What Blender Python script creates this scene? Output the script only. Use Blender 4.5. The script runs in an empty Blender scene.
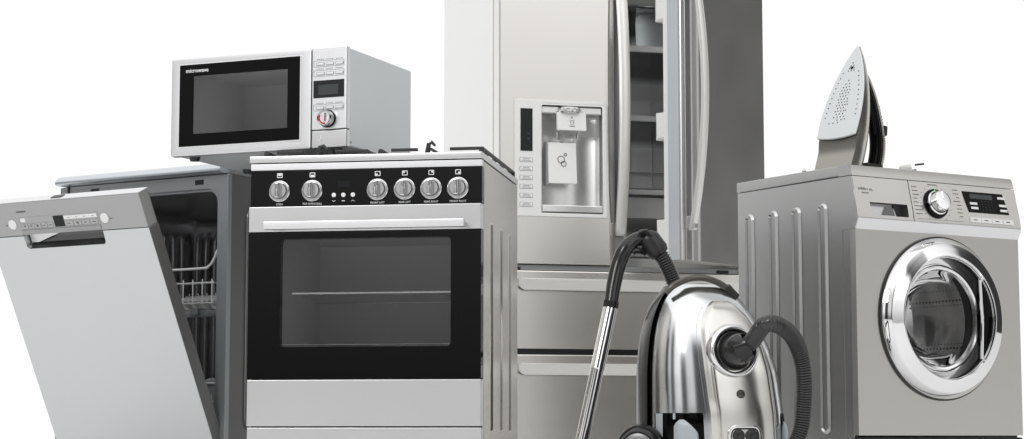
import bpy, bmesh, math, random
from mathutils import Vector, Matrix
random.seed(7)
PI = math.pi; R = math.radians
sc = bpy.context.scene
col = sc.collection

# ------------------------------------------------------------------ materials
def nt(m):
    m.use_nodes = True
    return m.node_tree, m.node_tree.nodes['Principled BSDF']
def mat(name, c, rough=.5, metal=0., spec=.5, coat=0., bump=None, rvar=None, brushed=None, emit=None):
    m = bpy.data.materials.new(name); t, b = nt(m)
    b.inputs['Base Color'].default_value = (*c, 1)
    b.inputs['Roughness'].default_value = rough
    b.inputs['Metallic'].default_value = metal
    b.inputs['Specular IOR Level'].default_value = spec
    b.inputs['Coat Weight'].default_value = coat
    b.inputs['Coat Roughness'].default_value = .04
    N, L = t.nodes, t.links
    tc = N.new('ShaderNodeTexCoord')
    if rvar:
        n = N.new('ShaderNodeTexNoise'); n.inputs['Scale'].default_value = 6; n.inputs['Detail'].default_value = 6
        mr = N.new('ShaderNodeMapRange'); mr.inputs[3].default_value = rough-rvar; mr.inputs[4].default_value = rough+rvar
        L.new(tc.outputs['Object'], n.inputs['Vector']); L.new(n.outputs[0], mr.inputs[0]); L.new(mr.outputs[0], b.inputs['Roughness'])
    if brushed:                      # fine streaks along one axis: (sx, sy, sz, depth)
        mp = N.new('ShaderNodeMapping'); mp.inputs['Scale'].default_value = brushed[:3]
        n = N.new('ShaderNodeTexNoise'); n.inputs['Scale'].default_value = 1; n.inputs['Detail'].default_value = 3
        bp = N.new('ShaderNodeBump'); bp.inputs['Strength'].default_value = brushed[3]; bp.inputs['Distance'].default_value = .001
        L.new(tc.outputs['Object'], mp.inputs[0]); L.new(mp.outputs[0], n.inputs['Vector'])
        L.new(n.outputs[0], bp.inputs['Height']); L.new(bp.outputs[0], b.inputs['Normal'])
    if bump:                         # grain: (scale, strength)
        n = N.new('ShaderNodeTexNoise'); n.inputs['Scale'].default_value = bump[0]; n.inputs['Detail'].default_value = 4
        bp = N.new('ShaderNodeBump'); bp.inputs['Strength'].default_value = bump[1]; bp.inputs['Distance'].default_value = .001
        L.new(tc.outputs['Object'], n.inputs['Vector']); L.new(n.outputs[0], bp.inputs['Height']); L.new(bp.outputs[0], b.inputs['Normal'])
    if emit:
        b.inputs['Emission Color'].default_value = (*emit[0], 1); b.inputs['Emission Strength'].default_value = emit[1]
    return m
def glass(name, tint, refl=1.45, rough=.02):
    m = bpy.data.materials.new(name); m.use_nodes = True; t = m.node_tree; N, L = t.nodes, t.links
    N.remove(N['Principled BSDF']); out = N['Material Output']
    tr = N.new('ShaderNodeBsdfTransparent'); tr.inputs[0].default_value = (*tint, 1)
    gl = N.new('ShaderNodeBsdfGlossy'); gl.inputs['Roughness'].default_value = rough
    fr = N.new('ShaderNodeFresnel'); fr.inputs[0].default_value = refl
    mx = N.new('ShaderNodeMixShader'); L.new(fr.outputs[0], mx.inputs[0]); L.new(tr.outputs[0], mx.inputs[1]); L.new(gl.outputs[0], mx.inputs[2])
    L.new(mx.outputs[0], out.inputs[0])
    return m
STEEL_W = mat('warm_steel', (.72, .70, .665), .25, 1, rvar=.03, brushed=(6, 6, 500, .02))
STEEL_WB = mat('warm_steel_bright', (.86, .85, .82), .42, .8, rvar=.03)
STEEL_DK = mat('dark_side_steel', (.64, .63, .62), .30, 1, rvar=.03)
SATIN = mat('satin_silver', (.70, .70, .70), .33, 1, rvar=.03)
SATIN_W = mat('washer_silver', (.60, .59, .565), .30, 1, rvar=.03)
SATIN_SIDE = mat('washer_side_silver', (.58, .58, .575), .25, 1, rvar=.03)
LIGHT = mat('light_silver', (.80, .80, .81), .38, .9, rvar=.03)
PAINT = mat('silver_paint', (.70, .725, .74), .42, .55, rvar=.03, bump=(900, .04))
WHITE = mat('white_enamel', (.90, .90, .89), .3, 0, rvar=.04)
WHITEP = mat('white_plastic', (.78, .78, .77), .4, 0)
FRIDGE_SIDE = mat('fridge_side_enamel', (.80, .80, .79), .22, .5)
DW_DOOR = mat('dishwasher_door_silver', (.66, .67, .675), .42, .75, rvar=.03)
DW_PANEL = mat('dishwasher_panel_grey', (.42, .42, .42), .45, .6)
DW_FRAME = mat('dishwasher_frame_grey', (.42, .43, .44), .38, .8, rvar=.04)
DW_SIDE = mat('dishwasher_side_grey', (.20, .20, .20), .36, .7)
TUB = mat('tub_steel', (.52, .52, .53), .24, .85)
CHROME = mat('chrome', (.88, .88, .88), .05, 1)
CHROME_S = mat('soft_chrome', (.84, .84, .84), .16, 1)
BLACK_G = mat('black_glass', (.002, .002, .002), .04, 0, spec=.10)
PANEL_G = mat('black_panel_glass', (.003, .003, .003), .05, 0, spec=.28)
BLACK = mat('black_plastic', (.015, .015, .015), .35, 0, rvar=.05)
BLACK_M = mat('matt_black', (.012, .012, .012), .6)
RUBBER = mat('dark_rubber', (.03, .03, .03), .5)
IRONC = mat('cast_iron', (.02, .02, .02), .5, bump=(300, .3))
CAVITY = mat('cavity_enamel', (.78, .78, .78), .5)
LINER = mat('fridge_liner', (.52, .515, .51), .4)
SHELF = mat('shelf_trim', (.46, .46, .46), .3)
GREY = mat('grey_plastic', (.35, .36, .37), .4)
PAD = mat('pale_blue_plastic', (.44, .48, .50), .35)
INK = mat('ink', (.05, .05, .05), .5)
INKG = mat('grey_ink', (.25, .25, .24), .5)
LETTER = mat('white_lettering', (.85, .85, .85), .5)
LCD = mat('dark_lcd', (.008, .009, .010), .12, spec=.3)
LCDTXT = mat('lcd_segments', (.035, .04, .042), .3)
RED = mat('red_ring', (.55, .02, .03), .25)
GREEN = mat('green_lamp', (.05, .5, .12), .3, emit=((.05, .8, .15), .6))
VAC = mat('vacuum_silver', (.78, .79, .80), .16, 1, rvar=.02)
VACP = mat('vacuum_panel_silver', (.72, .705, .67), .20, 1, rvar=.02)
VACB = mat('vacuum_dark_shell', (.016, .016, .016), .2, 0, rvar=.04)
HOSE = mat('hose_grey', (.045, .045, .045), .16, .2)
BAR = mat('handle_bronze_grey', (.10, .095, .085), .22, .6)
SOLE = mat('soleplate', (.72, .74, .75), .42, .35)
IRONG = mat('iron_champagne', (.40, .385, .345), .24, .9)
OVG = glass('oven_glass', (.80, .80, .80), 1.3)
MWG = glass('microwave_glass', (.80, .80, .80), 1.14)
DRG = glass('porthole_glass', (.93, .93, .93), 1.34)
BLUEG = glass('blue_shelf_glass', (.92, .93, .93), 1.3)
CLEAR = glass('drawer_clear', (.92, .92, .92), 1.3)

def drum_mat():
    m = mat('drum_steel', (.80, .79, .78), .24, .85); t, b = nt(m); N, L = t.nodes, t.links
    tc = N.new('ShaderNodeTexCoord'); v = N.new('ShaderNodeTexVoronoi'); v.inputs['Scale'].default_value = 75; v.inputs['Randomness'].default_value = 0
    lt = N.new('ShaderNodeMath'); lt.operation = 'LESS_THAN'; lt.inputs[1].default_value = .25
    mx = N.new('ShaderNodeMix'); mx.data_type = 'RGBA'; mx.inputs[6].default_value = (.80, .79, .78, 1); mx.inputs[7].default_value = (.02, .02, .02, 1)
    L.new(tc.outputs['Object'], v.inputs['Vector']); L.new(v.outputs['Distance'], lt.inputs[0]); L.new(lt.outputs[0], mx.inputs[0]); L.new(mx.outputs[2], b.inputs['Base Color'])
    return m
DRUM = drum_mat()

# ------------------------------------------------------------------ mesh helpers
def rr(x0, x1, z0, z1, r, n=5):          # rounded rectangle outline
    p = []
    for cx, cz, a in ((x1-r, z0+r, -90), (x1-r, z1-r, 0), (x0+r, z1-r, 90), (x0+r, z0+r, 180)):
        for i in range(n+1):
            t = R(a+90*i/n); p.append((cx+r*math.cos(t), cz+r*math.sin(t)))
    return p
def circ(cx, cz, r, n=40): return [(cx+r*math.cos(2*PI*i/n), cz+r*math.sin(2*PI*i/n)) for i in range(n)]
def crom(P, n=8):                        # smooth curve through points
    P = [Vector(p) for p in P]; Q = [P[0]*2-P[1]] + P + [P[-1]*2-P[-2]]; out = []
    for i in range(1, len(Q)-2):
        a, b, c, d = Q[i-1:i+3]
        for k in range(n):
            t = k/n; out.append(.5*((2*b)+(c-a)*t+(2*a-5*b+4*c-d)*t*t+(3*b-a-3*c+d)*t**3))
    out.append(P[-1]); return out
class MB:
    def __init__(s): s.bm = bmesh.new()
    def box(s, x0, x1, y0, y1, z0, z1, bev=.0, seg=2):
        r = bmesh.ops.create_cube(s.bm, size=1)['verts']
        for v in r: v.co = Vector(((x0+x1)/2+v.co.x*(x1-x0), (y0+y1)/2+v.co.y*(y1-y0), (z0+z1)/2+v.co.z*(z1-z0)))
        if bev:
            es = list({e for v in r for e in v.link_edges})
            bmesh.ops.bevel(s.bm, geom=es, offset=bev, segments=seg, affect='EDGES', profile=.5)
        return s
    def prism(s, pts, y0, y1, bev=0, caps=True):     # outline in x,z extruded along y; y0 is the front; bev rounds the front rim
        b = s.bm; n = len(pts)
        def ring(P, y): return [b.verts.new((p[0], y, p[1])) for p in P]
        rings = []
        if bev:
            cx = sum(p[0] for p in pts)/n; cz = sum(p[1] for p in pts)/n
            ins = s.inset(pts, bev)
            rings.append(ring(ins, y0)); mid = s.inset(pts, bev*.29); rings.append(ring(mid, y0+(y1-y0)/abs(y1-y0)*bev*.29)); rings.append(ring(pts, y0+(y1-y0)/abs(y1-y0)*bev))
        else: rings.append(ring(pts, y0))
        rings.append(ring(pts, y1))
        for A, C in zip(rings, rings[1:]):
            for i in range(n): b.faces.new((A[i], A[(i+1) % n], C[(i+1) % n], C[i]))
        if caps: b.faces.new(rings[0][::-1]); b.faces.new(rings[-1])
        return s
    @staticmethod
    def inset(pts, d):
        n = len(pts); out = []
        area = sum(pts[i][0]*pts[(i+1) % n][1]-pts[(i+1) % n][0]*pts[i][1] for i in range(n)); sg = 1 if area > 0 else -1
        for i in range(n):
            a = Vector(pts[i-1]); p = Vector(pts[i]); c = Vector(pts[(i+1) % n])
            e1 = (p-a); e2 = (c-p)
            if e1.length < 1e-9 or e2.length < 1e-9: out.append(tuple(p)); continue
            e1.normalize(); e2.normalize()
            n1 = Vector((-e1.y, e1.x))*sg; n2 = Vector((-e2.y, e2.x))*sg; m = n1+n2
            k = max(.3, (1+n1.dot(n2)))
            out.append(tuple(p+m/k*d))
        return out
    def ringp(s, outer, inner, y0, y1, bev=0):       # plate with a hole
        b = s.bm; n = len(outer)
        def ring(P, y): return [b.verts.new((p[0], y, p[1])) for p in P]
        sg = (y1-y0)/abs(y1-y0)
        if bev:
            loops = [ring(outer, y1), ring(outer, y0+sg*bev), ring(s.inset(outer, bev*.3), y0+sg*bev*.3), ring(s.inset(outer, bev), y0),
                     ring(s.inset(inner, -bev), y0), ring(s.inset(inner, -bev*.3), y0+sg*bev*.3), ring(inner, y0+sg*bev), ring(inner, y1)]
        else: loops = [ring(outer, y1), ring(outer, y0), ring(inner, y0), ring(inner, y1)]
        for A, C in zip(loops, loops[1:]+loops[:1]):
            for i in range(n): b.faces.new((A[i], A[(i+1) % n], C[(i+1) % n], C[i]))
        return s
    def pz(s, pts, z0, z1):                          # outline in x,y extruded along z
        b = s.bm; A = [b.verts.new((x, y, z0)) for x, y in pts]; C = [b.verts.new((x, y, z1)) for x, y in pts]; n = len(pts)
        for i in range(n): b.faces.new((A[i], A[(i+1) % n], C[(i+1) % n], C[i]))
        b.faces.new(A[::-1]); b.faces.new(C); return s
    def px(s, pts, x0, x1):                          # outline in y,z extruded along x
        b = s.bm; A = [b.verts.new((x0, y, z)) for y, z in pts]; C = [b.verts.new((x1, y, z)) for y, z in pts]; n = len(pts)
        for i in range(n): b.faces.new((A[i], A[(i+1) % n], C[(i+1) % n], C[i]))
        b.faces.new(A[::-1]); b.faces.new(C); return s
    def tube(s, P, r, n=12, cap=True, flat=None):
        P = [Vector(p) for p in P]; b = s.bm; rings = []
        t0 = (P[1]-P[0]).normalized(); up = Vector((0, 0, 1)) if abs(t0.z) < .9 else Vector((1, 0, 0))
        nrm = (up-t0*up.dot(t0)).normalized()
        for i, p in enumerate(P):
            t = (P[min(i+1, len(P)-1)]-P[max(i-1, 0)]).normalized()
            nrm = (nrm-t*nrm.dot(t)).normalized(); bi = t.cross(nrm)
            rad = r(i) if callable(r) else (r[i] if isinstance(r, (list, tuple)) else r)
            fl = flat or 1
            rings.append([b.verts.new(p+nrm*math.cos(2*PI*k/n)*rad+bi*math.sin(2*PI*k/n)*rad*fl) for k in range(n)])
        for A, C in zip(rings, rings[1:]):
            for i in range(n): b.faces.new((A[i], A[(i+1) % n], C[(i+1) % n], C[i]))
        if cap: b.faces.new(rings[0][::-1]); b.faces.new(rings[-1])
        return s
    def lathe(s, prof, c=(0, 0, 0), n=64, axis='y', a0=0, a1=360, close=False):   # prof: (r, along axis)
        b = s.bm; full = abs(a1-a0) >= 360; m = n if full else n+1; rings = []
        for r, y in prof:
            ring = []
            for k in range(m):
                t = R(a0+(a1-a0)*k/n); p = Vector((r*math.cos(t), y, r*math.sin(t)))
                if axis == 'x': p = Vector((p.y, p.x, p.z))
                if axis == 'z': p = Vector((p.x, p.z, p.y))
                ring.append(b.verts.new(p+Vector(c)))
            rings.append(ring)
        for A, C in zip(rings, rings[1:]):
            for i in range(m if full else m-1): b.faces.new((A[i], A[(i+1) % m], C[(i+1) % m], C[i]))
        if close: b.faces.new(rings[0][::-1]); b.faces.new(rings[-1])
        return s
    def grid(s, G, thick=None):
        b = s.bm; V = [[b.verts.new(p) for p in row] for row in G]
        for a, c in zip(V, V[1:]):
            for i in range(len(a)-1): b.faces.new((a[i], a[i+1], c[i+1], c[i]))
        return s
    def text(s, body, size, x, y, z, align='CENTER', ext=.0004, bold=.0, sx=1.):
        cu = bpy.data.curves.new('t', 'FONT'); cu.body = body; cu.size = size; cu.extrude = ext; cu.align_x = align; cu.align_y = 'CENTER'; cu.offset = bold; cu.resolution_u = 2
        o = bpy.data.objects.new('t', cu); col.objects.link(o); bpy.context.view_layer.update()
        me = bpy.data.meshes.new_from_object(o)
        me.transform(Matrix.Translation((x, y, z)) @ Matrix.Rotation(R(90), 4, 'X') @ Matrix.Diagonal((sx, 1, 1, 1)))
        s.bm.from_mesh(me); bpy.data.objects.remove(o); bpy.data.curves.remove(cu); bpy.data.meshes.remove(me); return s
    def xf(s, M): bmesh.ops.transform(s.bm, matrix=M, verts=s.bm.verts); return s

def part(name, mb, m, parent=None, label=None, sharp=36, smooth=True):
    bmesh.ops.remove_doubles(mb.bm, verts=mb.bm.verts, dist=1e-6)
    bmesh.ops.recalc_face_normals(mb.bm, faces=mb.bm.faces)
    me = bpy.data.meshes.new(name); mb.bm.to_mesh(me); mb.bm.free()
    me.materials.append(m)
    if smooth:
        me.shade_smooth(); me.set_sharp_from_angle(angle=R(sharp))
    o = bpy.data.objects.new(name, me); col.objects.link(o)
    if smooth and sharp < 45:
        wn = o.modifiers.new('weighted_normals', 'WEIGHTED_NORMAL'); wn.keep_sharp = True; wn.weight = 80
    if parent: o.parent = parent
    if label: o['label'] = label
    return o
def thing(name, label, cat, loc, rz):
    o = bpy.data.objects.new(name, None); col.objects.link(o); o.empty_display_size = .1
    o.location = loc; o.rotation_euler = (0, 0, R(rz)); o['label'] = label; o['category'] = cat
    return o

# ------------------------------------------------------------------ floor
fl = MB(); fl.bm.faces.new([fl.bm.verts.new(p) for p in ((-60, -30, 0), (60, -30, 0), (60, 90, 0), (-60, 90, 0))])
o = part('floor', fl, mat('white_floor', (.85, .85, .85), .5), smooth=False); o['kind'] = 'structure'

# ================================================================== WASHING MACHINE
W = thing('washing_machine', 'silver front-loading washing machine with a round chrome porthole door, under the clothes iron', 'washing machine', (.892, 5.273, 0), 31.8)
WW, WD = .587, .49
m = MB()
m.box(0, .003, .02, WD, .05, .819)
def stadium(y0, y1, z0, z1): return rr(y0, y1, z0, z1, (y1-y0)/2-.0002, 8)
def side_ribs(m, ys, z0, z1, w, h, side=-1, x=0):
    for yc in ys:
        pts = stadium(yc-w/2, yc+w/2, z0, z1)
        b = m.bm; P = MB.inset(pts, .006); n = len(pts)
        Q = MB.inset(pts, .010)
        A = [b.verts.new((x+side*.0002, p[0], p[1])) for p in pts]; C = [b.verts.new((x+side*h, p[0], p[1])) for p in P]; E = [b.verts.new((x+side*h*.25, p[0], p[1])) for p in Q]
        for i in range(n):
            j = (i+1) % n; b.faces.new((A[i], A[j], C[j], C[i])); b.faces.new((C[i], C[j], E[j], E[i]))
        b.faces.new(E)
side_ribs(m, [.437, .334, .236, .128], .147, .757, .040, .006)
m.box(-.001, .001, .049, .052, .05, .819)
m.px([(.06, .679), (.0, .679), (-.004, .687), (-.010, .6985), (-.0125, .7055), (-.010, .709), (-.0055, .74), (.003, .78), (.011, .8185), (.06, .8185)], -.0022, .002)
m.px([(.012, .8205), (.0145, .83), (.0175, .84), (.0215, .848), (.026, .8502), (.06, .8502), (.06, .8205)], -.0022, .002)
side = part('side_panel', m, SATIN_SIDE, W)
m = MB(); m.box(WW-.003, WW, .02, WD, .05, .819); m.box(.003, WW-.003, WD-.003, WD, .05, .819); part('rear_cabinet', m, SATIN_SIDE, W)
# front panel with a round hole
hole = circ(.294, .4535, .205, 64)
outer = []
for (x, z) in hole:                      # project hole points out to the rectangle
    dx, dz = x-.294, z-.4535; k = 1e9
    if dx > 1e-9: k = min(k, (WW-.294)/dx)
    if dx < -1e-9: k = min(k, -.294/dx)
    if dz > 1e-9: k = min(k, (.70-.4535)/dz)
    if dz < -1e-9: k = min(k, (.144-.4535)/dz)
    outer.append((x+dx*(k-1), z+dz*(k-1)))
for cx_, cz_ in ((0, .144), (WW, .144), (0, .70), (WW, .70)):    # snap the nearest point to each corner
    i = min(range(64), key=lambda i: (outer[i][0]-cx_)**2+(outer[i][1]-cz_)**2); outer[i] = (cx_, cz_)
m = MB(); m.ringp(outer, hole, 0, .02); part('front_panel', m, SATIN_W, W)
m = MB(); m.box(0, WW, .002, .03, .0, .139, .003); part('kick_plate', m, BLACK_M, W)
m = MB(); m.box(-.001, WW+.001, .022, WD+.004, .8205, .850, .003); part('lid', m, SATIN_SIDE, W)
def cons(z):
    P = [(.676, 0), (.700, -.010), (.707, -.012), (.74, -.007), (.78, .003), (.8185, .011), (.84, .017), (.851, .023)]
    for (a, b), (c, d) in zip(P, P[1:]):
        if z <= c: return b+(d-b)*(z-a)/(c-a)
    return .023
def cprof(z0, z1, n=8, back=.05, off=0):
    return [(cons(z0+(z1-z0)*i/n)+off, z0+(z1-z0)*i/n) for i in range(n+1)]+[(back, z1), (back, z0)]
m = MB(); m.px([(.012, .8205), (.0145, .83), (.0175, .84), (.0215, .848), (.026, .850), (.05, .850), (.05, .8205)], -.001, WW+.001); part('top_trim', m, SATIN_W, W)
lower = [(0, .679), (-.004, .687), (-.010, .6985), (-.0125, .7055)]
m = MB(); m.px([(.05, .679)]+lower+[(-.010, .709), (.05, .709)], -.001, WW+.001); part('console_lip', m, LIGHT, W)
m = MB(); m.px([(.05, .709)]+[(cons(z), z) for z in (.709, .72, .74, .76, .78, .80, .8185)]+[(.05, .8185)], .1965, WW+.001)
console = part('control_panel', m, SATIN_W, W)
# detergent drawer front made of four blocks round its grip recess
m = MB()
zs = (.709, .7165, .735, .751, .78, .80, .8185)
m.px([(.05, .751)]+[(cons(z), z) for z in (.751, .78, .80, .8185)]+[(.05, .8185)], -.001, .194)
m.px([(.05, .709)]+[(cons(z), z) for z in (.709, .7165)]+[(.05, .7165)], -.001, .194)
m.px([(.05, .7165)]+[(cons(z), z) for z in (.7165, .735, .751)]+[(.05, .751)], -.001, .047)
m.px([(.05, .7165)]+[(cons(z), z) for z in (.7165, .735, .751)]+[(.05, .751)], .178, .194)
dr = part('detergent_drawer', m, SATIN_W, W)
m = MB(); m.box(.047, .178, .030, .032, .7165, .751); m.px([(.03, .7165), (-.001, .7165), (.008, .735), (.018, .751), (.03, .751)], .140, .143)
m.px([(.03, .716), (-.003, .7166), (-.003, .7185), (.03, .7185)], .047, .14); part('grip', m, CHROME_S, dr)
m = MB(); m.box(.047, .178, .006, .029, .7485, .7508); m.box(.143, .178, .012, .029, .7168, .7485); part('grip_dark_box', m, BLACK, dr, label='black inner side of the drawer grip')  # black plates along the top and right end of the grip recess
# emblem: small script squiggles and a bird-like mark
m = MB()
for i, (x, z, w, h) in enumerate([(.016, .785, .003, .006), (.021, .785, .003, .005), (.026, .7862, .002, .009), (.030, .785, .003, .006), (.035, .7858, .002, .008), (.039, .785, .004, .005), (.046, .785, .003, .004), (.053, .7846, .003, .003), (.026, .775, .004, .004), (.032, .775, .004, .004), (.038, .775, .004, .004), (.045, .775, .004, .004)]):
    m.box(x, x+w, cons(z)-.0009, cons(z)+.002, z-h/2, z+h/2)
m.tube([(.056, cons(.785)-.0003, .781), (.060, cons(.785)-.0003, .788), (.063, cons(.785)-.0003, .779), (.066, cons(.785)-.0003, .784)], .0012, 5)
part('emblem', m, INKG, dr)
# dial
kx, kz = .282, .760; ky = cons(kz); tl = R(14)
Mk = Matrix.Translation((kx, ky, kz)) @ Matrix.Rotation(R(-14), 4, 'X')
m = MB(); m.lathe([(.030, -.003), (.0335, -.0065), (.040, -.006), (.0425, .004)], n=48).xf(Mk); dial = part('dial_ring', m, BLACK_G, console)
m = MB(); m.lathe([(.034, -.004), (.0335, -.010), (.0305, -.013), (.029, -.008)], n=48).xf(Mk); part('chrome_ring', m, CHROME, console)
m = MB(); m.lathe([(.029, -.006), (.0275, -.028), (.0255, -.0315), (.020, -.0322), (0.0001, -.0325)], n=48)
m.box(-.0035, .0035, -.0345, -.030, .002, .024, .001); m.xf(Mk); part('dial_knob', m, CHROME_S, console)
m = MB(); m.box(-.002, .001, -.0075, -.006, .034, .038); m.xf(Mk); part('green_lamp', m, GREEN, console)
m = MB()
random.seed(3)
for k in range(8):                       # programme names either side of the dial, too small to read in the photograph
    z = .803-.0105*k
    y = cons(z)
    w = random.uniform(.014, .028)
    m.box(.205, .205+w, y-.0006, y+.002, z-.0009, z+.0009)
    x1 = .375-max(0, (4-k))*.001; w = random.uniform(.010, .026)
    m.box(x1-w, x1, y-.0006, y+.002, z-.0009, z+.0009)
    for q in (-1, 1):
        a = R(90+q*(18+k*18)); rx, rz = kx+.052*math.cos(a), kz+.050*math.sin(a)
        if .712 < rz < .815: m.box(rx-.0012, rx+.0012, cons(rz)-.0006, cons(rz)+.002, rz-.0009, rz+.0009)
m.box(.265, .298, cons(.812)-.0006, cons(.812)+.001, .811, .813)
m.box(.21, .375, cons(.716)-.0005, cons(.716)+.001, .7155, .7162)
part('dial_markings', m, INK, console)
def conbox(m, x0, x1, z0, z1, t=.0015, skew=0):
    b = m.bm; n = 4
    pts = [(x0+(z0-.745)*-skew, cons(z0)-t, z0), (x1+(z0-.745)*-skew, cons(z0)-t, z0), (x1+(z1-.745)*-skew, cons(z1)-t, z1), (x0+(z1-.745)*-skew, cons(z1)-t, z1)]
    A = [b.verts.new(p) for p in pts]; C = [b.verts.new((p[0], p[1]+t+.002, p[2])) for p in pts]
    for i in range(4): b.faces.new((A[i], A[(i+1) % 4], C[(i+1) % 4], C[i]))
    b.faces.new(A)
m = MB(); conbox(m, .400, .549, .7445, .802, .0016, .22); disp = part('display', m, BLACK_G, console)
for x0, z0 in ((.408, .766), (.409, .7535), (.515, .7865), (.5165, .7655), (.5175, .7515)):
    m = MB(); conbox(m, x0, x0+.026, z0, z0+.0065, .0032); part('display_button', m, WHITEP, disp)
m = MB()
for k in range(4):
    for z in (.752, .760, .768, .776): conbox(m, .452+k*.0125 if k in (0, 3) else .452+k*.0125, .4545+k*.0125, z, z+.002, .0022)
conbox(m, .412, .495, .783, .796, .0022)
part('display_segments', m, LCDTXT, disp)
for k in range(4):
    m = MB(); conbox(m, .3995+k*.0405, .3995+k*.0405+.0385, .7165, .7305, .003); b_ = part('button', m, WHITEP, console)
    m = MB(); conbox(m, .410+k*.0405, .4235+k*.0405, .7225, .7245, .0036); part('button_mark', m, INK, console)
# porthole door
m = MB(); c = (.294, 0, .4535)
m.lathe([(.2145, .002), (.2148, -.006), (.2135, -.011), (.2000, -.0265), (.1985, -.0278), (.1970, -.0285), (.1860, -.0323), (.1760, -.0358), (.1680, -.0386), (.1640, -.0398), (.1630, -.0392), (.1625, -.018)], c, n=96)
door = part('porthole_door', m, CHROME, W, sharp=50)
m = MB(); m.lathe([(.2185, -.0005), (.2185, -.005), (.2135, -.006)], c, n=96); part('door_seal', m, BLACK, door)
m = MB(); m.lathe([(.1625, -.028), (.1618, -.0305), (.1604, -.0305), (.1600, -.022)], c, n=96); part('inner_trim', m, CHROME_S, door)
cc = Vector((.286, 0, .4535))
m = MB()
m.lathe([(.1600, -.022), (.150, -.018), (.140, -.008), (.131, .010), (.122, .035), (.112, .060), (.095, .078), (.07, .088), (.03, .092), (.0005, .093)], (.286, 0, .4535), n=64); part('glass_bowl', m, DRG, door, sharp=60)
m = MB(); m.lathe([(.1395, -.010), (.136, -.014), (.130, -.012), (.128, .0)], (.283, 0, .4535), n=64); part('glass_rim', m, CHROME_S, door)
# grip: dark crescent on the right side of the door
pts = [(.294+.1605*math.cos(t), .4535+.1605*math.sin(t)) for t in [R(-42+84*i/20) for i in range(21)]]
m = MB(); m.prism(pts, -.026, -.010); grip = part('door_grip', m, BLACK_G, door)
m = MB(); m.tube([(.4115, -.028, .4535-.106), (.4145, -.031, .4535), (.4115, -.028, .4535+.106)], .0042, 8); m.tube([(.4115, -.03, .4535+.106), (.420, -.03, .4535+.112)], .006, 8); part('grip_edge', m, CHROME, door)
m = MB(); m.lathe([(.205, .0), (.205, .03), (.175, .035), (.168, .05), (.178, .07), (.170, .085)], c, n=64); part('gasket', m, RUBBER, W)
m = MB(); m.lathe([(.185, .085), (.235, .095), (.235, .36), (.20, .385)], c, n=64); drum = part('drum', m, DRUM, W)
m = MB(); m.lathe([(.21, .375), (.17, .384), (.165, .378), (.12, .380), (.115, .386), (.06, .388), (.001, .39)], c, n=64); part('drum_back', m, mat('drum_back_steel', (.50, .50, .50), .22, .9), drum)
for k in range(3):
    a = R(12+120*k); m = MB()
    pr = [(-.03, 0), (-.018, .038), (0, .05), (.018, .038), (.03, 0)]
    m.px([(p[0], p[1]) for p in pr], 0, .24)
    m.xf(Matrix.Translation((.294, .11, .4535)) @ Matrix.Rotation(-a+PI/2, 4, 'Y') @ Matrix.Translation((0, 0, -.235)) @ Matrix.Rotation(R(90), 4, 'Z'))
    part('paddle', m, CHROME_S, drum)
m = MB()
for k in range(6):
    a = R(60*k+10); m.tube([(.294+.03*math.cos(a), .378, .4535+.03*math.sin(a)), (.294+.17*math.cos(a), .372, .4535+.17*math.sin(a))], .016, 10, flat=.7)
m.lathe([(.001, .36), (.03, .362), (.045, .38)], c, n=32); part('drum_star', m, CHROME_S, drum)

# ================================================================== CLOTHES IRON
I = thing('clothes_iron', 'champagne and black clothes iron standing on its heel on top of the washing machine', 'iron', (.867, 5.41, .850), -50)
Ls = .276; T = R(20.6)
def solept(a, h, l):                     # a across, h away from sole, l along sole -> local
    return Vector((a, h*math.cos(T)+l*math.sin(T), .091+l*math.cos(T)-h*math.sin(T)))
def sw(l):                               # half width of the sole at length l
    t = max(0, min(1, l/Ls)); return .074*(1-t**2.1)**.86*(1-.10*(1-t)**3)+.0005
NS = 26
def soleoutline(k=1., n=NS):
    L_ = [Ls*(1-(1-i/n)**1.0) for i in range(n+1)]
    right = [(sw(l)*k, l) for l in L_]; left = [(-sw(l)*k, l) for l in reversed(L_[:-1])]
    bot = [(-.046*k, -.004), (-.023*k, -.0065), (0, -.0075), (.023*k, -.0065), (.046*k, -.004)]
    return right+left+bot
so = soleoutline(); b = None
m = MB(); b = m.bm
def loop(m, P, h): return [m.bm.verts.new(solept(a, h, l)) for a, l in P]
A = loop(m, MB.inset(so, .0015), -.0015); C = loop(m, so, 0); E = loop(m, so, .0035)
n = len(so)
for X_, Y_ in ((A, C), (C, E)):
    for i in range(n): b.faces.new((X_[i], X_[(i+1) % n], Y_[(i+1) % n], Y_[i]))
b.faces.new(A[::-1]); b.faces.new(E); sole = part('soleplate', m, SOLE, I)
m = MB()                                 # steam holes as small dark discs set in the sole
def vent(a, l, r=.0021):
    for k in range(1): pass
    vs = [m.bm.verts.new(solept(a+r*math.cos(2*PI*i/8), -.0019, l+r*math.sin(2*PI*i/8))) for i in range(8)]; m.bm.faces.new(vs)
for k in range(10):
    l = .06+k*.0148; w_ = sw(l)-.016
    if w_ > .004: vent(w_, l); vent(-w_, l)
for l, aa in ((.222, (0,)), (.214, (-.005, .005)), (.206, (-.008, 0, .008)), (.198, (-.010, 0, .010)), (.168, (0,)), (.158, (-.007, .006)), (.148, (-.013, -.003, .007)), (.139, (-.016, -.006, .003, .012)), (.130, (-.021, -.011, 0, .009)), (.121, (-.017, -.007, .002)), (.112, (-.021, -.011, -.001, .010)), (.103, (-.017, -.007, .004, .012)), (.094, (-.022, -.012, -.002, .007, .015)), (.085, (-.016, -.006, .004)), (.076, (-.022, -.012, -.002, .008, .015)), (.067, (-.016, -.005, .006)), (.058, (-.022, -.010, .001, .012)), (.049, (-.008, .006, .018)), (.041, (-.034, -.020, -.004))): 
    for a in aa: vent(a, l)
part('steam_holes', m, INK, sole)
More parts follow.
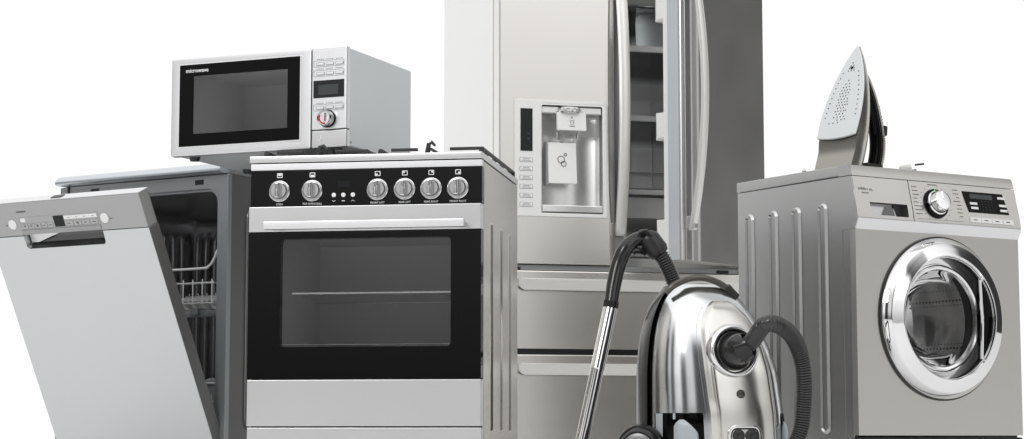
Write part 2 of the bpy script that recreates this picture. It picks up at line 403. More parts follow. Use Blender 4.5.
m = MB(); A = loop(m, MB.inset(so, .002), .0035); C = loop(m, MB.inset(so, .002), .0065)
for i in range(n): m.bm.faces.new((A[i], A[(i+1) % n], C[(i+1) % n], C[i]))
part('sole_seam', m, BLACK, I)
# body: rings by height l, closed outlines from sole backwards
m = MB(); b = m.bm; rings = []
def bd(l):                               # body depth behind the sole
    t = l/Ls; return .012+.094*(1-max(0, t)**1.3)**.9
stations = [-.085, -.075, -.05, -.03, -.008]+[Ls*i/18 for i in range(1, 19)]
for l in stations:
    w = sw(max(l, 0))*.985; w *= 1 if l > -.005 else (1-.03*(-l/.07))
    d = bd(max(l, 0)); h0 = .0065 if l > -.004 else .0065+.010*math.sin(min(1, (-l)/.035)*PI/2)
    if l >= Ls: w = .002; d = .012
    ring = []
    for i in range(25):
        t = i/24; ang = PI*t
        a = w*math.copysign(abs(math.cos(ang))**.55, math.cos(ang)); hh = h0+(d-h0)*math.sin(ang)**.8
        a *= 1-.45*((hh-h0)/max(d-h0, 1e-4))**2
        p = solept(a, hh, l); 
        if p.z < 0: p.z = 0
        ring.append(b.verts.new(p))
    rings.append(ring)
for A, C in zip(rings, rings[1:]):
    for i in range(25): b.faces.new((A[i], A[(i+1) % 25], C[(i+1) % 25], C[i]))
b.faces.new(rings[0][::-1]); b.faces.new(rings[-1]); part('body', m, IRONG, I, sharp=50)
# handle: loop from the nose to the heel
hp = crom([(0, v, z) for v, z in ((.092, .302), (.122, .256), (.151, .203), (.174, .128), (.177, .070), (.163, .010))], 9)
hp = [Vector((p.x, p.y, max(p.z, .014))) for p in hp]
def handle_strip(m, w, h0, h1):
    rows = []
    for i, p in enumerate(hp):
        t = (hp[min(i+1, len(hp)-1)]-hp[max(i-1, 0)]).normalized(); nn = Vector((1, 0, 0)).cross(t).normalized()
        if nn.y < 0: nn = -nn
        f = min(1, .35+i/14.); W_ = w*f
        ring = [p+Vector((W_*math.cos(a), 0, 0))+nn*(h0+(h1-h0)*(.5+.5*math.sin(a))) for a in [2*PI*k/16 for k in range(16)]]
        rows.append([m.bm.verts.new(q) for q in ring])
    for A, C in zip(rows, rows[1:]):
        for i in range(16): m.bm.faces.new((A[i], A[(i+1) % 16], C[(i+1) % 16], C[i]))
    m.bm.faces.new(rows[0][::-1]); m.bm.faces.new(rows[-1])
m = MB(); handle_strip(m, .0165, -.031, .004); hd = part('handle', m, BLACK_G, I, sharp=60)
m = MB(); handle_strip(m, .0150, .002, .012); part('handle_trim', m, IRONG, hd, sharp=60)
m = MB()
for i in range(20, len(hp)-4, 1):
    p = hp[i]; m.tube([p+Vector((-.011, .013, 0)), p+Vector((.011, .013, 0))], .0022, 6)
part('grip_ridges', m, BLACK, hd)
m = MB(); m.box(-.008, .008, -.004, .010, -.014, .014, .003); m.xf(Matrix.Translation((0, .197, .125))@Matrix.Rotation(-T*.3, 4, 'X')); part('steam_button', m, BLACK, hd)
m = MB(); m.lathe([(.0001, -.002), (.013, -.002), (.015, .010)], n=24, axis='x'); m.xf(Matrix.Translation(solept(.020, .064, .05))); part('thermostat_dial', m, BLACK, I)
m = MB()                                 # dark bridge piece under the handle foot and a chrome water tank line
m.box(-.022, .022, -.035, .035, -.008, .020, .006); m.xf(Matrix.Translation((0, .135, .008))); part('heel_pad', m, BLACK, I)
# cord lies on the machine top; white plug with two dark pins
m = MB()
Minv = (Matrix.Translation((.867, 5.41, .850)) @ Matrix.Rotation(R(-50), 4, 'Z')).inverted()
def wl(x, y, z): return Minv @ Vector((x, y, z))
m.tube([Minv @ Vector(p) for p in crom([(1.00, 5.50, .87), (1.03, 5.56, .856), (.98, 5.66, .8545), (.90, 5.66, .8545), (.83, 5.60, .8545), (.80, 5.50, .8545), (.785, 5.44, .8545), (.80, 5.52, .8545), (.86, 5.70, .8545), (1.0, 5.72, .8545), (1.06, 5.68, .87), (1.09, 5.67, .885)], 8)], .0042, 8); part('power_cord', m, WHITE, I)
m = MB(); d_ = Vector((.95, -.05, .10)).normalized()
p0 = Vector((1.085, 5.67, .887)); m.tube([Minv @ (p0+d_*t) for t in (0, .006, .03, .034)], [.006, .0105, .011, .009], 14); pl = part('plug', m, WHITE, I)
for k, off in enumerate((Vector((0, 0, -.0085)), Vector((.022, 0, .009)))):
    m = MB(); q = p0+d_*.012+off; m.tube([Minv @ (q+d_*.010), Minv @ (q+d_*.036)], .0028, 8); part('pin', m, INK, pl)

# ================================================================== GAS STOVE
S = thing('gas_stove', 'freestanding gas stove with a black glass oven door and six knobs, under the microwave', 'stove', (-.6365, 4.9345, 0), -9.3)
SW, SD = .5725, .53
m = MB(); m.box(0, .002, .02, SD, .03, .80); m.box(SW-.002, SW, .02, SD, .03, .80); m.box(.002, SW-.002, SD-.002, SD, .03, .80); m.box(.002, SW-.002, .05, SD-.002, .03, .032)
side_ribs(m, [.135, .275, .405], .150, .662, .016, .0035, 1, SW)
part('cabinet', m, STEEL_W, S)
m = MB(); m.box(-.003, SW+.001, -.006, SD+.006, .8035, .820, .0025); ht = part('hob', m, SATIN, S)
m = MB(); m.box(0, SW, 0, .03, .7855, .8015, .001); part('upper_trim', m, LIGHT, S)
m = MB(); m.box(0, SW, .0005, .03, .6965, .785, .001); cp = part('control_panel', m, PANEL_G, S)
KDISC = mat('knob_disc_grey', (.55, .55, .55), .3, 1)
KX = [.0730, .1545, .3165, .3835, .4485, .5140]
for i, kx in enumerate(KX):
    z = .7335
    m = MB(); m.lathe([(.0262, .0), (.0262, -.004), (.0245, -.0055), (.0225, -.004), (.0205, -.0035)], (kx, 0, z), n=40)
    kb = part('knob', m, CHROME_S, S)
    m = MB(); m.lathe([(.0205, -.0030), (.0200, -.012), (.0185, -.0145), (.0001, -.0145)], (kx, 0, z), n=40); part('knob_disc', m, KDISC, kb)
    m = MB(); m.box(kx-.0058, kx+.0058, -.031, -.014, z-.0188, z+.0188, .003); part('knob_grip', m, CHROME_S, kb)
    m = MB(); 
    for q in range(1, 6):
        a = R(-60+q*30); m.box(-.0006, .0006, -.0060, -.0050, .0225, .0250); m.xf(Matrix.Identity(4))
    m.bm.clear(); m.box(kx-.0007, kx+.0007, -.0316, -.0305, z+.004, z+.016); part('knob_mark', m, INK, kb)
for t, x in (('OVEN', KX[0]), ('TOP OVEN/GRILL', KX[1]), ('FRONT LEFT', KX[2]), ('REAR LEFT', KX[3]), ('REAR RIGHT', KX[4]), ('FRONT RIGHT', KX[5])):
    m = MB(); m.text(t, .0068, x, -.0004, .7015, sx=.92); part('lettering', m, LETTER, cp)
for i, x in enumerate(KX):               # burner and oven symbols
    z = .7722; m = MB()
    m.ringp(rr(x-.0068, x+.0068, z-.0058, z+.0058, .0016, 3), rr(x-.0052, x+.0052, z-.0042, z+.0042, .0008, 3), -.0006, .001)
    fx0, fx1, fz0, fz1 = [(-.004, .004, -.001, .004), (-.004, .004, -.004, 0), (-.0045, 0, -.0035, .0), (-.0045, 0, .0, .0035), (0, .0045, 0, .0035), (0, .0045, -.0035, 0)][i]
    m.box(x+fx0, x+fx1, -.0006, .001, z+fz0, z+fz1); part('burner_symbol', m, LETTER, cp)
for x, s_ in ((.2085, -1), (.2557, 1)):
    m = MB(); m.tube([(x-.004, -.0004, .7076-s_*.0015), (x, -.0004, .7076+s_*.0015), (x+.004, -.0004, .7076-s_*.0015)], .0006, 5); part('arrow_symbol', m, LETTER, cp)
m = MB(); m.box(.2321-.004, .2321+.004, -.0006, .001, .7068, .7084); part('dash_symbol', m, LETTER, cp)
for x in (.2085, .2321, .2557):
    m = MB(); m.lathe([(.0055, .001), (.0052, -.002), (.0001, -.0026)], (x, 0, .7220), n=24); part('push_button', m, WHITEP, cp)
m = MB(); m.box(.218, .247, -.0004, .001, .741, .756); part('clock_display', m, LCD, cp)
# oven door
m = MB(); m.box(0, SW, -.012, .03, .6335, .6945, .0015); dt = part('door_top_strip', m, SATIN, S)
m = MB(); m.ringp(rr(.0, SW, .2780, .6320, .001, 5), rr(.079, .499, .355, .6155, .010, 5), -.012, .015); od = part('oven_door', m, PANEL_G, S)
m = MB(); m.prism(rr(.0785, .4995, .3545, .616, .010, 5), -.0085, -.006); part('oven_window', m, OVG, od)
m = MB(); m.box(.050, .540, -.062, -.045, .6345, .6535, .002); hdl = part('oven_handle', m, LIGHT, S)
for x in (.062, .522):
    m = MB(); m.box(x, x+.014, -.047, -.010, .637, .651, .002); part('handle_bracket', m, SATIN, hdl)
m = MB(); b = m.bm                        # cavity behind the window
x0, x1, y0, y1, z0, z1 = .055, .520, .016, .46, .335, .64
m.box(x0, x1, y1, y1+.004, z0, z1); m.box(x0-.004, x0, y0, y1, z0, z1); m.box(x1, x1+.004, y0, y1, z0, z1); m.box(x0, x1, y0, y1, z0-.004, z0); m.box(x0, x1, y0, y1, z1, z1+.004)
cav = part('oven_cavity', m, CAVITY, S)
m = MB(); m.tube([(.099, .03, .4865), (.515, .03, .4865)], .0028, 8); m.tube([(.06, .40, .4865), (.515, .40, .4865)], .0022, 8)
for i in range(22): m.tube([(.10+i*.0187, .03, .4865), (.10+i*.0187, .40, .4865)], .0012, 6)
m.tube([(.075, -.001, .3605), (.505, -.001, .3605)], .0016, 6)
part('oven_rack', m, CHROME_S, cav)
m = MB(); m.box(0, SW, -.010, .03, .1655, .2760, .0015); part('warming_drawer', m, SATIN, S)
m = MB(); m.box(0, SW, -.006, .03, .02, .1620, .0015); part('plinth', m, SATIN, S)
for x in (.03, SW-.07):
    for y in (.05, SD-.07): m = MB(); m.lathe([(.018, 0), (.018, .03)], (x+.02, y, 0), n=16, axis='z', close=True); part('foot', m, BLACK, S)
# pan supports and burners
for gx in (.03, .316):
    m = MB(); x0, x1, y0, y1 = gx, gx+.25, .035, .49; zt = .8345
    for a, c_ in (((x0+.03, y0), (x0+.088, y0)), ((x1-.075, y0), (x1, y0)), ((x0, y1), (x1, y1)), ((x0, y0), (x0, y1)), ((x1, y0), (x1, y1)), ((x0, (y0+y1)/2), (x1, (y0+y1)/2))):
        dx = .02 if a[1] == c_[1] else 0
        m.box(min(a[0], c_[0])-.004, max(a[0], c_[0])+.004, min(a[1], c_[1])-.004, max(a[1], c_[1])+.004, zt-.005, zt+.0025, .0015)
    for x in (x0, x1):
        for y in (y0, y1): m.box(x-.006, x+.006, y-.006, y+.006, .8195, zt, .001)
    for yc in ((y0*3+y1)/4, (y0+3*y1)/4):
        xc = (x0+x1)/2
        for dx, dy in ((1, 0), (-1, 0), (0, 1), (0, -1)):
            L0, L1 = (.125, .035) if dx else (.112, .035)
            P = [(xc+dx*L0, yc+dy*L0, zt-.001), (xc+dx*(L1+.03), yc+dy*(L1+.03), zt), (xc+dx*L1, yc+dy*L1, zt)]
            m.tube(P, .0042, 6)
    if gx > .2:
        for (xx, yy) in (((x0+.006), .05),):
            xx += .106; m.tube([(xx, yy, .822), (xx+.004, yy, .850), (xx+.010, yy, .8535), (xx+.020, yy, .8440)], [.007, .0055, .0045, .003], 8)
    else:
        m.tube([(.166, .012, .822), (.170, .012, .842), (.178, .012, .8445), (.188, .012, .836)], [.006, .0055, .0045, .003], 8)
    part('pan_support', m, IRONC, S)
for x in (.155, .42):
    for y, r_ in ((.149, .038), (.376, .030)):
        m = MB(); m.lathe([(r_+.01, .8195), (r_+.008, .823), (r_, .824), (r_, .829), (r_-.004, .8305), (.001, .8305)], (x, y, 0), n=32, axis='z'); part('burner', m, BLACK, S)

# ================================================================== MICROWAVE
Mw = thing('microwave_oven', 'silver microwave oven with a black glass window, on top of the stove', 'microwave', (-.8715, 5.156, 0), -22.6)
MW_, MD, mz0, mz1 = .5025, .373, .850, 1.1015
m = MB(); O_ = rr(.006, MW_-.003, mz0+.003, mz1-.001, .004, 4)
m.ringp(O_, rr(.040, .362, .885, 1.075, .003, 4), .020, .024); m.ringp(O_, MB.inset(O_, .0015), .020, MD); m.prism(O_, MD-.002, MD); cab = part('cabinet', m, PAINT, Mw)
m = MB(); m.lathe([(.003, .001), (.0028, -.0006), (.0001, -.0008)], (0, 0, 0), n=12, axis='x'); m.xf(Matrix.Translation((MW_-.003, .032, .864))); part('screw', m, GREY, Mw)
m = MB(); m.ringp(rr(0, .4035, mz0, mz1, .005, 4), rr(.024, .3745, .872, 1.0855, .002, 4), 0, .020, .003); md = part('door', m, LIGHT, Mw)
m = MB(); m.ringp(rr(.0225, .3765, .8705, 1.087, .003, 4), rr(.0255, .3735, .8735, 1.084, .001, 4), -.002, .01); part('window_trim', m, CHROME_S, md)
m = MB(); m.ringp(rr(.0255, .3735, .8735, 1.084, .001, 4), rr(.064, .3375, .9055, 1.0545, .001, 4), -.0005, .004); wf = part('window_frame', m, BLACK_G, md)
m = MB(); m.prism(rr(.063, .3385, .9045, 1.0555, .001, 3), .0008, .003); part('window_glass', m, MWG, md)
m = MB(); m.text('microwave', .0148, .0425, -.0010, 1.0682, align='LEFT', bold=.0001, sx=1.02); part('lettering', m, LETTER, md)
m = MB(); x0, x1, y0, y1, z0, z1 = .040, .362, .012, .30, .885, 1.075
m.box(x0, x1, y1, y1+.003, z0, z1); m.box(x0-.003, x0, y0, y1, z0, z1); m.box(x1, x1+.003, y0, y1, z0, z1); m.box(x0, x1, y0, y1, z0-.003, z0); m.box(x0, x1, y0, y1, z1, z1+.003)
part('oven_cavity', m, mat('microwave_cavity', (.85, .85, .85), .4), Mw)
# control panel
m = MB(); m.box(.4055, MW_, 0, .020, .8955, mz1, .003); mp = part('control_panel', m, LIGHT, Mw)
m = MB(); m.box(.4055, MW_, .0005, .020, mz0, .8935, .003); ob = part('lower_panel', m, SATIN, Mw)
for (zc, n_) in ((1.0605, 3), (1.0365, 3), (.9485+.002, 3)):
    m = MB()
    m.ringp(rr(.4105, .4955, zc-.0082, zc+.0082, .002, 3), rr(.4117, .4943, zc-.0070, zc+.0070, .0015, 3), -.0006, .002)
    for k in range(3):
        x = .4185+k*.0262; m.ringp(rr(x, x+.0225, zc-.0050, zc+.0030, .001, 2), rr(x+.0012, x+.0213, zc-.0038, zc+.0018, .0006, 2), -.0012, .002)
    part('button_outline', m, GREY, mp)
for zc in (1.0605, 1.0365, .9505):
    for k in range(3):
        x = .4185+k*.0262; m = MB(); m.box(x+.0013, x+.0212, -.0022, .001, zc-.0037, zc+.0017, .0006); part('button', m, LIGHT, mp)
for zc in (1.0715, 1.0475, .9612):
    m = MB()
    for k in range(3):
        x = .4185+k*.0262
        for q in range(4): m.box(x+.001+q*.0052, x+.0048+q*.0052, -.0004, .001, zc-.0008, zc+.0009)
    part('button_markings', m, INKG, mp)
m = MB(); m.box(.4105, .4960, -.0008, .002, .9745, 1.0185, .0004); dp = part('display', m, LCD, mp)
m = MB(); m.box(.425, .480, -.0011, -.0005, .982, 1.007)
part('display_segments', m, LCDTXT, dp)
kc = (.4515, 0, .9215)
m = MB(); m.lathe([(.0225, .0), (.0225, -.004), (.0205, -.0065)], kc, n=40); kn = part('knob_base', m, BLACK_G, mp)
m = MB(); m.lathe([(.0205, -.006), (.0200, -.020), (.0180, -.0225), (.0155, -.0215)], kc, n=40); part('knob', m, mat('dark_chrome', (.45, .45, .45), .1, 1), mp)
m = MB(); m.lathe([(.0158, -.0215), (.0150, -.0228), (.0125, -.0228), (.0118, -.021)], kc, n=40, a0=150, a1=280); part('red_ring', m, RED, mp)
m = MB(); m.lathe([(.0155, -.0205), (.0001, -.0200)], kc, n=40); m.box(kc[0]-.0035, kc[0]+.0035, -.0255, -.020, kc[2]-.010, kc[2]+.012, .001); part('knob_face', m, CHROME_S, mp)
m = MB()
for d_ in (.0085, .0055, .0025):
    P = [(.4300+d_, .8725), (.4300, .8725+d_*1.1), (.4300-d_, .8725), (.4300, .8725-d_*1.1)]
    Q = [(.4300+(p[0]-.43)*(1-.0012/d_), .8725+(p[1]-.8725)*(1-.0012/d_)) for p in P]
    m.ringp(P, Q, -.0004, .002)
part('emblem', m, WHITEP, ob)
for x in (.045, .455):
    for y in (.045, .315): m = MB(); m.lathe([(.012, .8425), (.015, .8545)], (x, y, 0), n=20, axis='z', close=True); part('foot', m, BLACK, Mw)

# ================================================================== DISHWASHER
D = thing('dishwasher', 'grey dishwasher with its wide silver door tilted open, beside the stove', 'dishwasher', (-1.293, 5.80, 0), -31.5)
DW, DD = .616, .56
m = MB(); m.ringp(rr(0, DW, .10, .849, .002, 7), rr(.038, .580, .13, .812, .035, 7), 0, .016, .0015)
m.ringp(rr(.0375, .5805, .1295, .8125, .035, 7), rr(.044, .574, .136, .806, .032, 7), .008, .018)
fr_ = part('front_frame', m, DW_FRAME, D)
for x in (.118, .500):
    m = MB(); m.box(x, x+.030, -.0008, .004, .825, .838); part('latch_slot', m, BLACK_M, fr_)
m = MB(); m.box(.036, .039, -.0005, .01, .30, .80); m.box(.030, .036, -.003, .004, .815, .849)
part('frame_strip', m, BLACK, fr_)
m = MB(); m.box(DW-.003, DW, .016, DD, .05, .849); m.box(0, .003, .016, DD, .05, .849); m.box(.003, DW-.003, DD-.003, DD, .05, .849)
P = rr(.062, .40, .16, .765, .03, 6)
Q = rr(.0665, .3955, .1645, .7605, .027, 6)
bb = m.bm
A = [bb.verts.new((DW, p[0]+.02, p[1])) for p in P]; C = [bb.verts.new((DW+.0035, p[0]+.02, p[1])) for p in MB.inset(P, .002)]; E = [bb.verts.new((DW+.0005, p[0]+.02, p[1])) for p in MB.inset(P, .006)]
m.tube([(DW+.002, p[0]+.02, p[1]) for p in P+P[:2]], .0035, 8)
for i in range(len(P)):
    j = (i+1) % len(P); bb.faces.new((A[i], A[j], C[j], C[i])); bb.faces.new((C[i], C[j], E[j], E[i]))
part('side_panel', m, DW_SIDE, D)
m = MB(); m.box(.02, DW-.02, .06, .08, 0, .098); part('plinth', m, BLACK_M, D)
m = MB(); m.px([(-.020, .8505), (-.030, .8515), (-.035, .855), (-.035, .860), (-.031, .867), (-.024, .873), (-.012, .878), (.0, .8795), (DD, .8795), (DD, .8505)], .012, DW-.002)
part('worktop', m, mat('worktop_silver', (.62, .65, .68), .28, .85), D)
# tub
def rrv(x0, x1, z0, z1, r): return rr(x0, x1, z0, z1, r, 7)
m = MB(); O = rrv(.044, .574, .136, .806, .032); O2 = rrv(.05, .568, .142, .800, .05)
bb = m.bm; A = [bb.verts.new((p[0], .018, p[1])) for p in O]; C = [bb.verts.new((p[0], .50, p[1])) for p in O]; E = [bb.verts.new((.309+(p[0]-.309)*.985, .53, .471+(p[1]-.471)*.985)) for p in O]
for i in range(len(O)):
    j = (i+1) % len(O); bb.faces.new((A[i], A[j], C[j], C[i])); bb.faces.new((C[i], C[j], E[j], E[i]))
bb.faces.new(E)
for x in [.075+.034*k for k in range(14)]:     # pressed ribs on the rear wall
    m.tube(crom([(x, .532, .18), (x, .518, .20), (x, .516, .45), (x, .516, .70), (x, .522, .742), (x, .534, .757)], 4), .0075, 10)
for y in [.07+.040*k for k in range(11)]:      # and on the left wall
    m.tube(crom([(.044, y, .18), (.052, y, .20), (.052, y, .45), (.052, y, .71), (.046, y, .745)], 4), .0075, 10)
tub = part('tub', m, TUB, D, sharp=45)
def wire_basket(z0, z1, y0, y1, floor_rows, swoop):
    m = MB(); x0, x1 = .07, .565; r = .0026
    top = crom([(x0, y0+.06, z1), (x0+.03, y0, z1), (x1-.10, y0, z1), (x1-.05, y0, z1+.006), (x1-.03, y0, z1+.028), (x1-.012, y0, z1+.052), (x1, y0+.06, z1+.058)] if swoop else [(x0, y0+.06, z1), (x0+.03, y0, z1), (x1-.03, y0, z1), (x1, y0+.06, z1)], 6)
    m.tube(top, .0034, 8)
    m.tube([(x0, y0+.05, z1), (x0, y1, z1), (x1, y1, z1)], r, 6); m.tube([(x1, y0+.05, z1+(.055 if swoop else 0)), (x1, y1, z1+(.03 if swoop else 0))], r, 6)
    for zz in (z0, (z0+z1)/2+.008):
        m.tube([(x0, y0, zz), (x1-.03, y0, zz)], .0022, 6); m.tube([(x0, y1, zz), (x1-.03, y1, zz)], r, 6)
    for i in range(15):
        x = x0+.015+i*.034
        m.tube([(x, y0, z1-.030), (x, y0, z0), (x, y1, z0), (x, y1, z1-.03)], .0019, 6)
    for j in range(9):
        y = y0+.03+j*(y1-y0-.06)/8; m.tube([(x0, y, z0), (x1-.01, y, z0)], .0019, 6)
    return m
m = wire_basket(.505, .600, .045, .47, 9, True)
for i in range(12):                           # woven cutlery mat on the rack
    m.tube([(.30+i*.022, .06, .512), (.36+i*.022, .30, .545)], .0026, 5)
    m.tube([(.56-i*.022, .06, .512), (.50-i*.022, .30, .545)], .0026, 5)
WIRE = mat('rack_wire', (.85, .85, .85), .35, .2)
rk = part('upper_rack', m, WIRE, D)
m = MB(); m.tube([(.12, .22, .490), (.54, .22, .490)], .011, 10, flat=.6); m.box(.32, .345, .20, .24, .485, .505, .004); part('spray_arm', m, GREY, D)
m = wire_basket(.170, .285, .05, .47, 9, False)
part('lower_rack', m, WIRE, D)
m = MB(); m.box(.50, .56, .05, .16, .19, .30, .01); part('cutlery_basket', m, GREY, D)
# door, hinged at the bottom and leaning open
def dpart(name, mb, mt, parent, **k):
    o = part(name, mb, mt, parent, **k); return o

dx0, dx1 = .035, .599; hx0, hx1, hz0, hz1 = .158, .440, .6215, .6615
m = MB()                                      # skin with a notch for the grip
pts = [(dx0, 0), (dx1, 0), (dx1, .6585), (hx1+.002, .6585), (hx1, hz0+.006), (hx1-.006, hz0), (hx0+.006, hz0), (hx0, hz0+.006), (hx0-.002, .6585), (dx0, .6585)]
m.prism(pts, -.040, -.006)
dd = part('door', m, DW_DOOR, D); dd.location = (0, .03, .104); dd.rotation_euler = (R(26.2), 0, 0)
m = MB(); m.box(dx0+.001, dx1-.001, -.0058, 0, 0, .745, .001); part('door_liner', m, DW_SIDE, dd)
m = MB(); m.px([(-.0395, .0), (-.0395, .657), (-.001, .657), (-.001, 0)], dx1, dx1+.0012); part('door_edge_trim', m, DW_SIDE, dd)
m = MB(); m.prism([(dx0, .6605), (hx0-.001, .6605), (hx0-.001, .6615), (hx1+.001, .6615), (hx1+.001, .6605), (dx1, .6605), (dx1, .7535), (dx0, .7535)], -.0405, -.004, .0015)
pn = part('door_panel', m, DW_PANEL, dd)
m = MB(); m.box(dx0+.001, dx1, -.038, .0, .7537, .7555, .0006); part('panel_top_edge', m, LIGHT, dd)
m = MB(); m.box(.282, .318, -.028, -.008, .754, .7575, .001); part('door_latch', m, BLACK, dd)
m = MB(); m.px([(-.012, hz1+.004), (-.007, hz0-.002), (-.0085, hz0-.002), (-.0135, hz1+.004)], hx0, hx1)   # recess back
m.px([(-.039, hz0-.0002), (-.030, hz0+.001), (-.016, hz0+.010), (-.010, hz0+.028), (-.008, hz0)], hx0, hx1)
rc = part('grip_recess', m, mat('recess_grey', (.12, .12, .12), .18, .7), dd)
m = MB(); m.prism([(hx0+.004, hz0+.012), (hx0+.03, hz0+.012), (hx0+.11, hz0+.034), (hx0+.11, hz1), (hx0+.004, hz1)], -.022, -.020); part('grip_lip', m, SATIN, rc)
m = MB(); m.box(hx0-.001, hx1+.001, -.0425, -.0402, .6625, .6760, .001); part('grip_flap', m, DW_FRAME if False else mat('flap_grey', (.36, .36, .36), .35, .8), pn)
m = MB(); m.ringp(rr(.160, .442, .6775, .7125, .001, 2), rr(.1612, .4408, .6787, .7113, .001, 2), -.0412, -.040); part('control_outline', m, GREY, pn)
m = MB(); m.box(.283, .318, -.0418, -.040, .6795, .7100, .0004); part('display', m, LCD, pn)
m = MB(); m.box(.3215, .4375, -.0420, -.040, .6985, .7085, .0004); part('label_strip', m, WHITEP, pn); m = MB(); m.box(.1640, .1815, -.0420, -.040, .6985, .7095, .0004); part('label_strip', m, WHITEP, pn)
for k in range(5):
    m = MB(); m.box(.1650+k*.0232, .1650+k*.0232+.0205, -.0422, -.040, .6800, .6935, .001); part('button', m, mat('button_grey', (.42, .42, .42), .4, .5) if k == 0 else bpy.data.materials['button_grey'], pn)
for k in range(4):
    m = MB(); m.box(.3225+k*.029, .3225+k*.029+.027, -.0422, -.040, .6800, .6935, .001); part('button', m, bpy.data.materials['button_grey'], pn)
m = MB()
for k in range(5): m.box(.171+k*.0232, .179+k*.0232, -.0425, -.0415, .6855, .6875)
m.box(.1725+2*.0232, .1755+2*.0232, -.0426, -.0416, .6825, .6905); m.box(.172, .178, -.0425, -.0415, .6900, .6910); m.box(.195, .202, -.0425, -.0415, .6900, .6910)
for k in range(4): m.box(.331+k*.029, .339+k*.029+(.004 if k == 3 else 0), -.0425, -.0415, .6858, .6876)
m.box(.365, .368, -.0426, -.0416, .6825, .690)
for k in range(4): m.box(.334+k*.0285, .342+k*.0285, -.0422, -.0412, .7024, .7034)
for k in range(6): m.box(.1575+k*.0058, .1575+k*.0058+.0044, -.0410, -.0400, .7262, .7298)
m.box(.4790, .4875, -.0410, -.0400, .6905, .6925); m.box(.1055, .1125, -.0410, -.0400, .6905, .6930)
part('panel_markings', m, INK, pn)
for x in (.1315, .4620):
    m = MB(); m.lathe([(.0140, -.040), (.0138, -.0425), (.0122, -.0440), (.0001, -.0445)], (x, 0, .6935), n=32); part('round_button', m, WHITEP, pn)
    m = MB(); m.lathe([(.0152, -.040), (.0150, -.0413), (.0138, -.0413)], (x, 0, .6935), n=32); part('button_ring', m, GREY, pn)

# ================================================================== REFRIGERATOR
F = thing('refrigerator', 'tall steel french-door refrigerator with an ice and water dispenser and its right door ajar', 'refrigerator', (-.042, 6.60, 0), 14.5)
FW, FD, FH = .924, .83, 1.80
m = MB(); t = .045
m.box(0, t, .085, FD, .03, FH, .002); m.box(FW-t, FW, .085, FD, .03, FH, .002)
cabf = part('cabinet', m, FRIDGE_SIDE, F)
m = MB(); m.box(t, FW-t, .085, FD, FH-.05, FH-.001); m.box(t, FW-t, FD-.05, FD, .03, FH-.05); m.box(t, FW-t, .10, FD-.05, .685, .735); m.box(t, FW-t, .10, FD-.05, .03, .08)
part('liner', m, LINER, F)
m = MB(); m.box(t, t+.004, .088, FD-.05, .735, FH-.05); m.box(FW-t-.004, FW-t, .088, FD-.05, .735, FH-.05); part('liner_side', m, LINER, F)
m = MB(); m.box(.003, FW-.003, .030, .098, .6835, .7010, .002); part('mullion', m, DW_FRAME, F)
m = MB(); m.box(.004, .010, .076, .0848, .03, FH-.003); part('door_gasket', m, BLACK, F)
shelves = [(1.457, .016), (1.217, .014), (.965, .012)]
for z, h in shelves:
    m = MB(); m.box(t+.006, FW-t-.006, .10, .112, z-h, z+.004, .002); sh = part('shelf', m, SHELF, F)
    m = MB(); m.box(t+.006, FW-t-.006, .112, FD-.06, z-.006, z-.001); part('shelf_glass', m, BLUEG if z > 1.4 else CLEAR, sh)
m = MB(); m.box(t+.008, FW-t-.008, .125, .130, .875, .945, .002); m.box(t+.008, FW-t-.008, .13, .6, .875, .878)
cr = part('crisper_drawer', m, SHELF, F)
m = MB(); m.box(t+.004, FW-t-.004, .100, .14, .742, .756, .002); part('shelf', m, SHELF, F)
m = MB(); m.box(t+.006, FW-t-.006, .14, FD-.06, 1.6, 1.606); m.box(t+.01, FW-t-.01, .14, .15, 1.59, 1.61); part('shelf', m, BLUEG, F)
m = MB(); m.lathe([(.05, 1.475), (.062, 1.49), (.066, 1.62), (.060, 1.66)], (.675, .42, 0), n=32, axis='z', close=True); m.lathe([(.069, 1.475), (.069, 1.487)], (.675, .42, 0), n=32, axis='z', close=True)
part('ice_bucket', m, GREY, F)
m = MB()
for k in range(9): m.box(.10+k*.085, .103+k*.085, FD-.056, FD-.049, .74, 1.7)
for z in (.83, 1.06, 1.12, 1.33, 1.39): m.box(t, FW-t, FD-.058, FD-.049, z, z+.006)
part('liner_ribs', m, LINER, F)
# left door with the dispenser opening
dp0, dp1, dq0, dq1 = .1395, .3560, .8700, 1.2315
prof = [(.0, .006), (.002, .001), (.006, 0), (.372, 0), (.380, .0012), (.388, .0055), (.394, .012), (.400, .0145), (.428, .016), (.440, .020), (.446, .028), (.446, .075), (.0, .075)]
m = MB(); m.pz(prof, .7025, dq0)
m.pz(prof, dq1, 1.79)
m.pz([(.0, .006), (.002, .001), (.006, 0), (dp0, 0), (dp0, .075), (0, .075)], dq0, dq1)
m.pz([(dp1, 0)]+prof[3:12]+[(dp1, .075)], dq0, dq1)
ld = part('left_door', m, STEEL_W, F)
m = MB(); m.ringp(rr(.0500, .3665, .8570, 1.2440, .006, 4), rr(dp0, dp1, dq0, dq1, .006, 4), -.006, .004, .0025); ds = part('dispenser_frame', m, WHITE, ld)
m = MB(); m.ringp(rr(dp0, dp1, dq0, dq1, .006, 4), rr(dp0+.003, dp1-.004, dq0+.003, dq1-.004, .006, 4), -.0035, .070); 
part('dispenser_recess', m, CHROME_S, ld)
m = MB(); b = m.bm                              # curved back of the recess
rows = []
for z in (dq0, dq1): rows.append([b.verts.new((dp0+(dp1-dp0)*i/24, .030+.038*math.sin(PI*i/24)**.7 if i > 12 else .055+.013*math.sin(PI*i/24), z)) for i in range(25)])
for i in range(24): b.faces.new((rows[0][i], rows[0][i+1], rows[1][i+1], rows[1][i]))
part('recess_back', m, mat('recess_silver', (.80, .80, .79), .24, .8), ld)
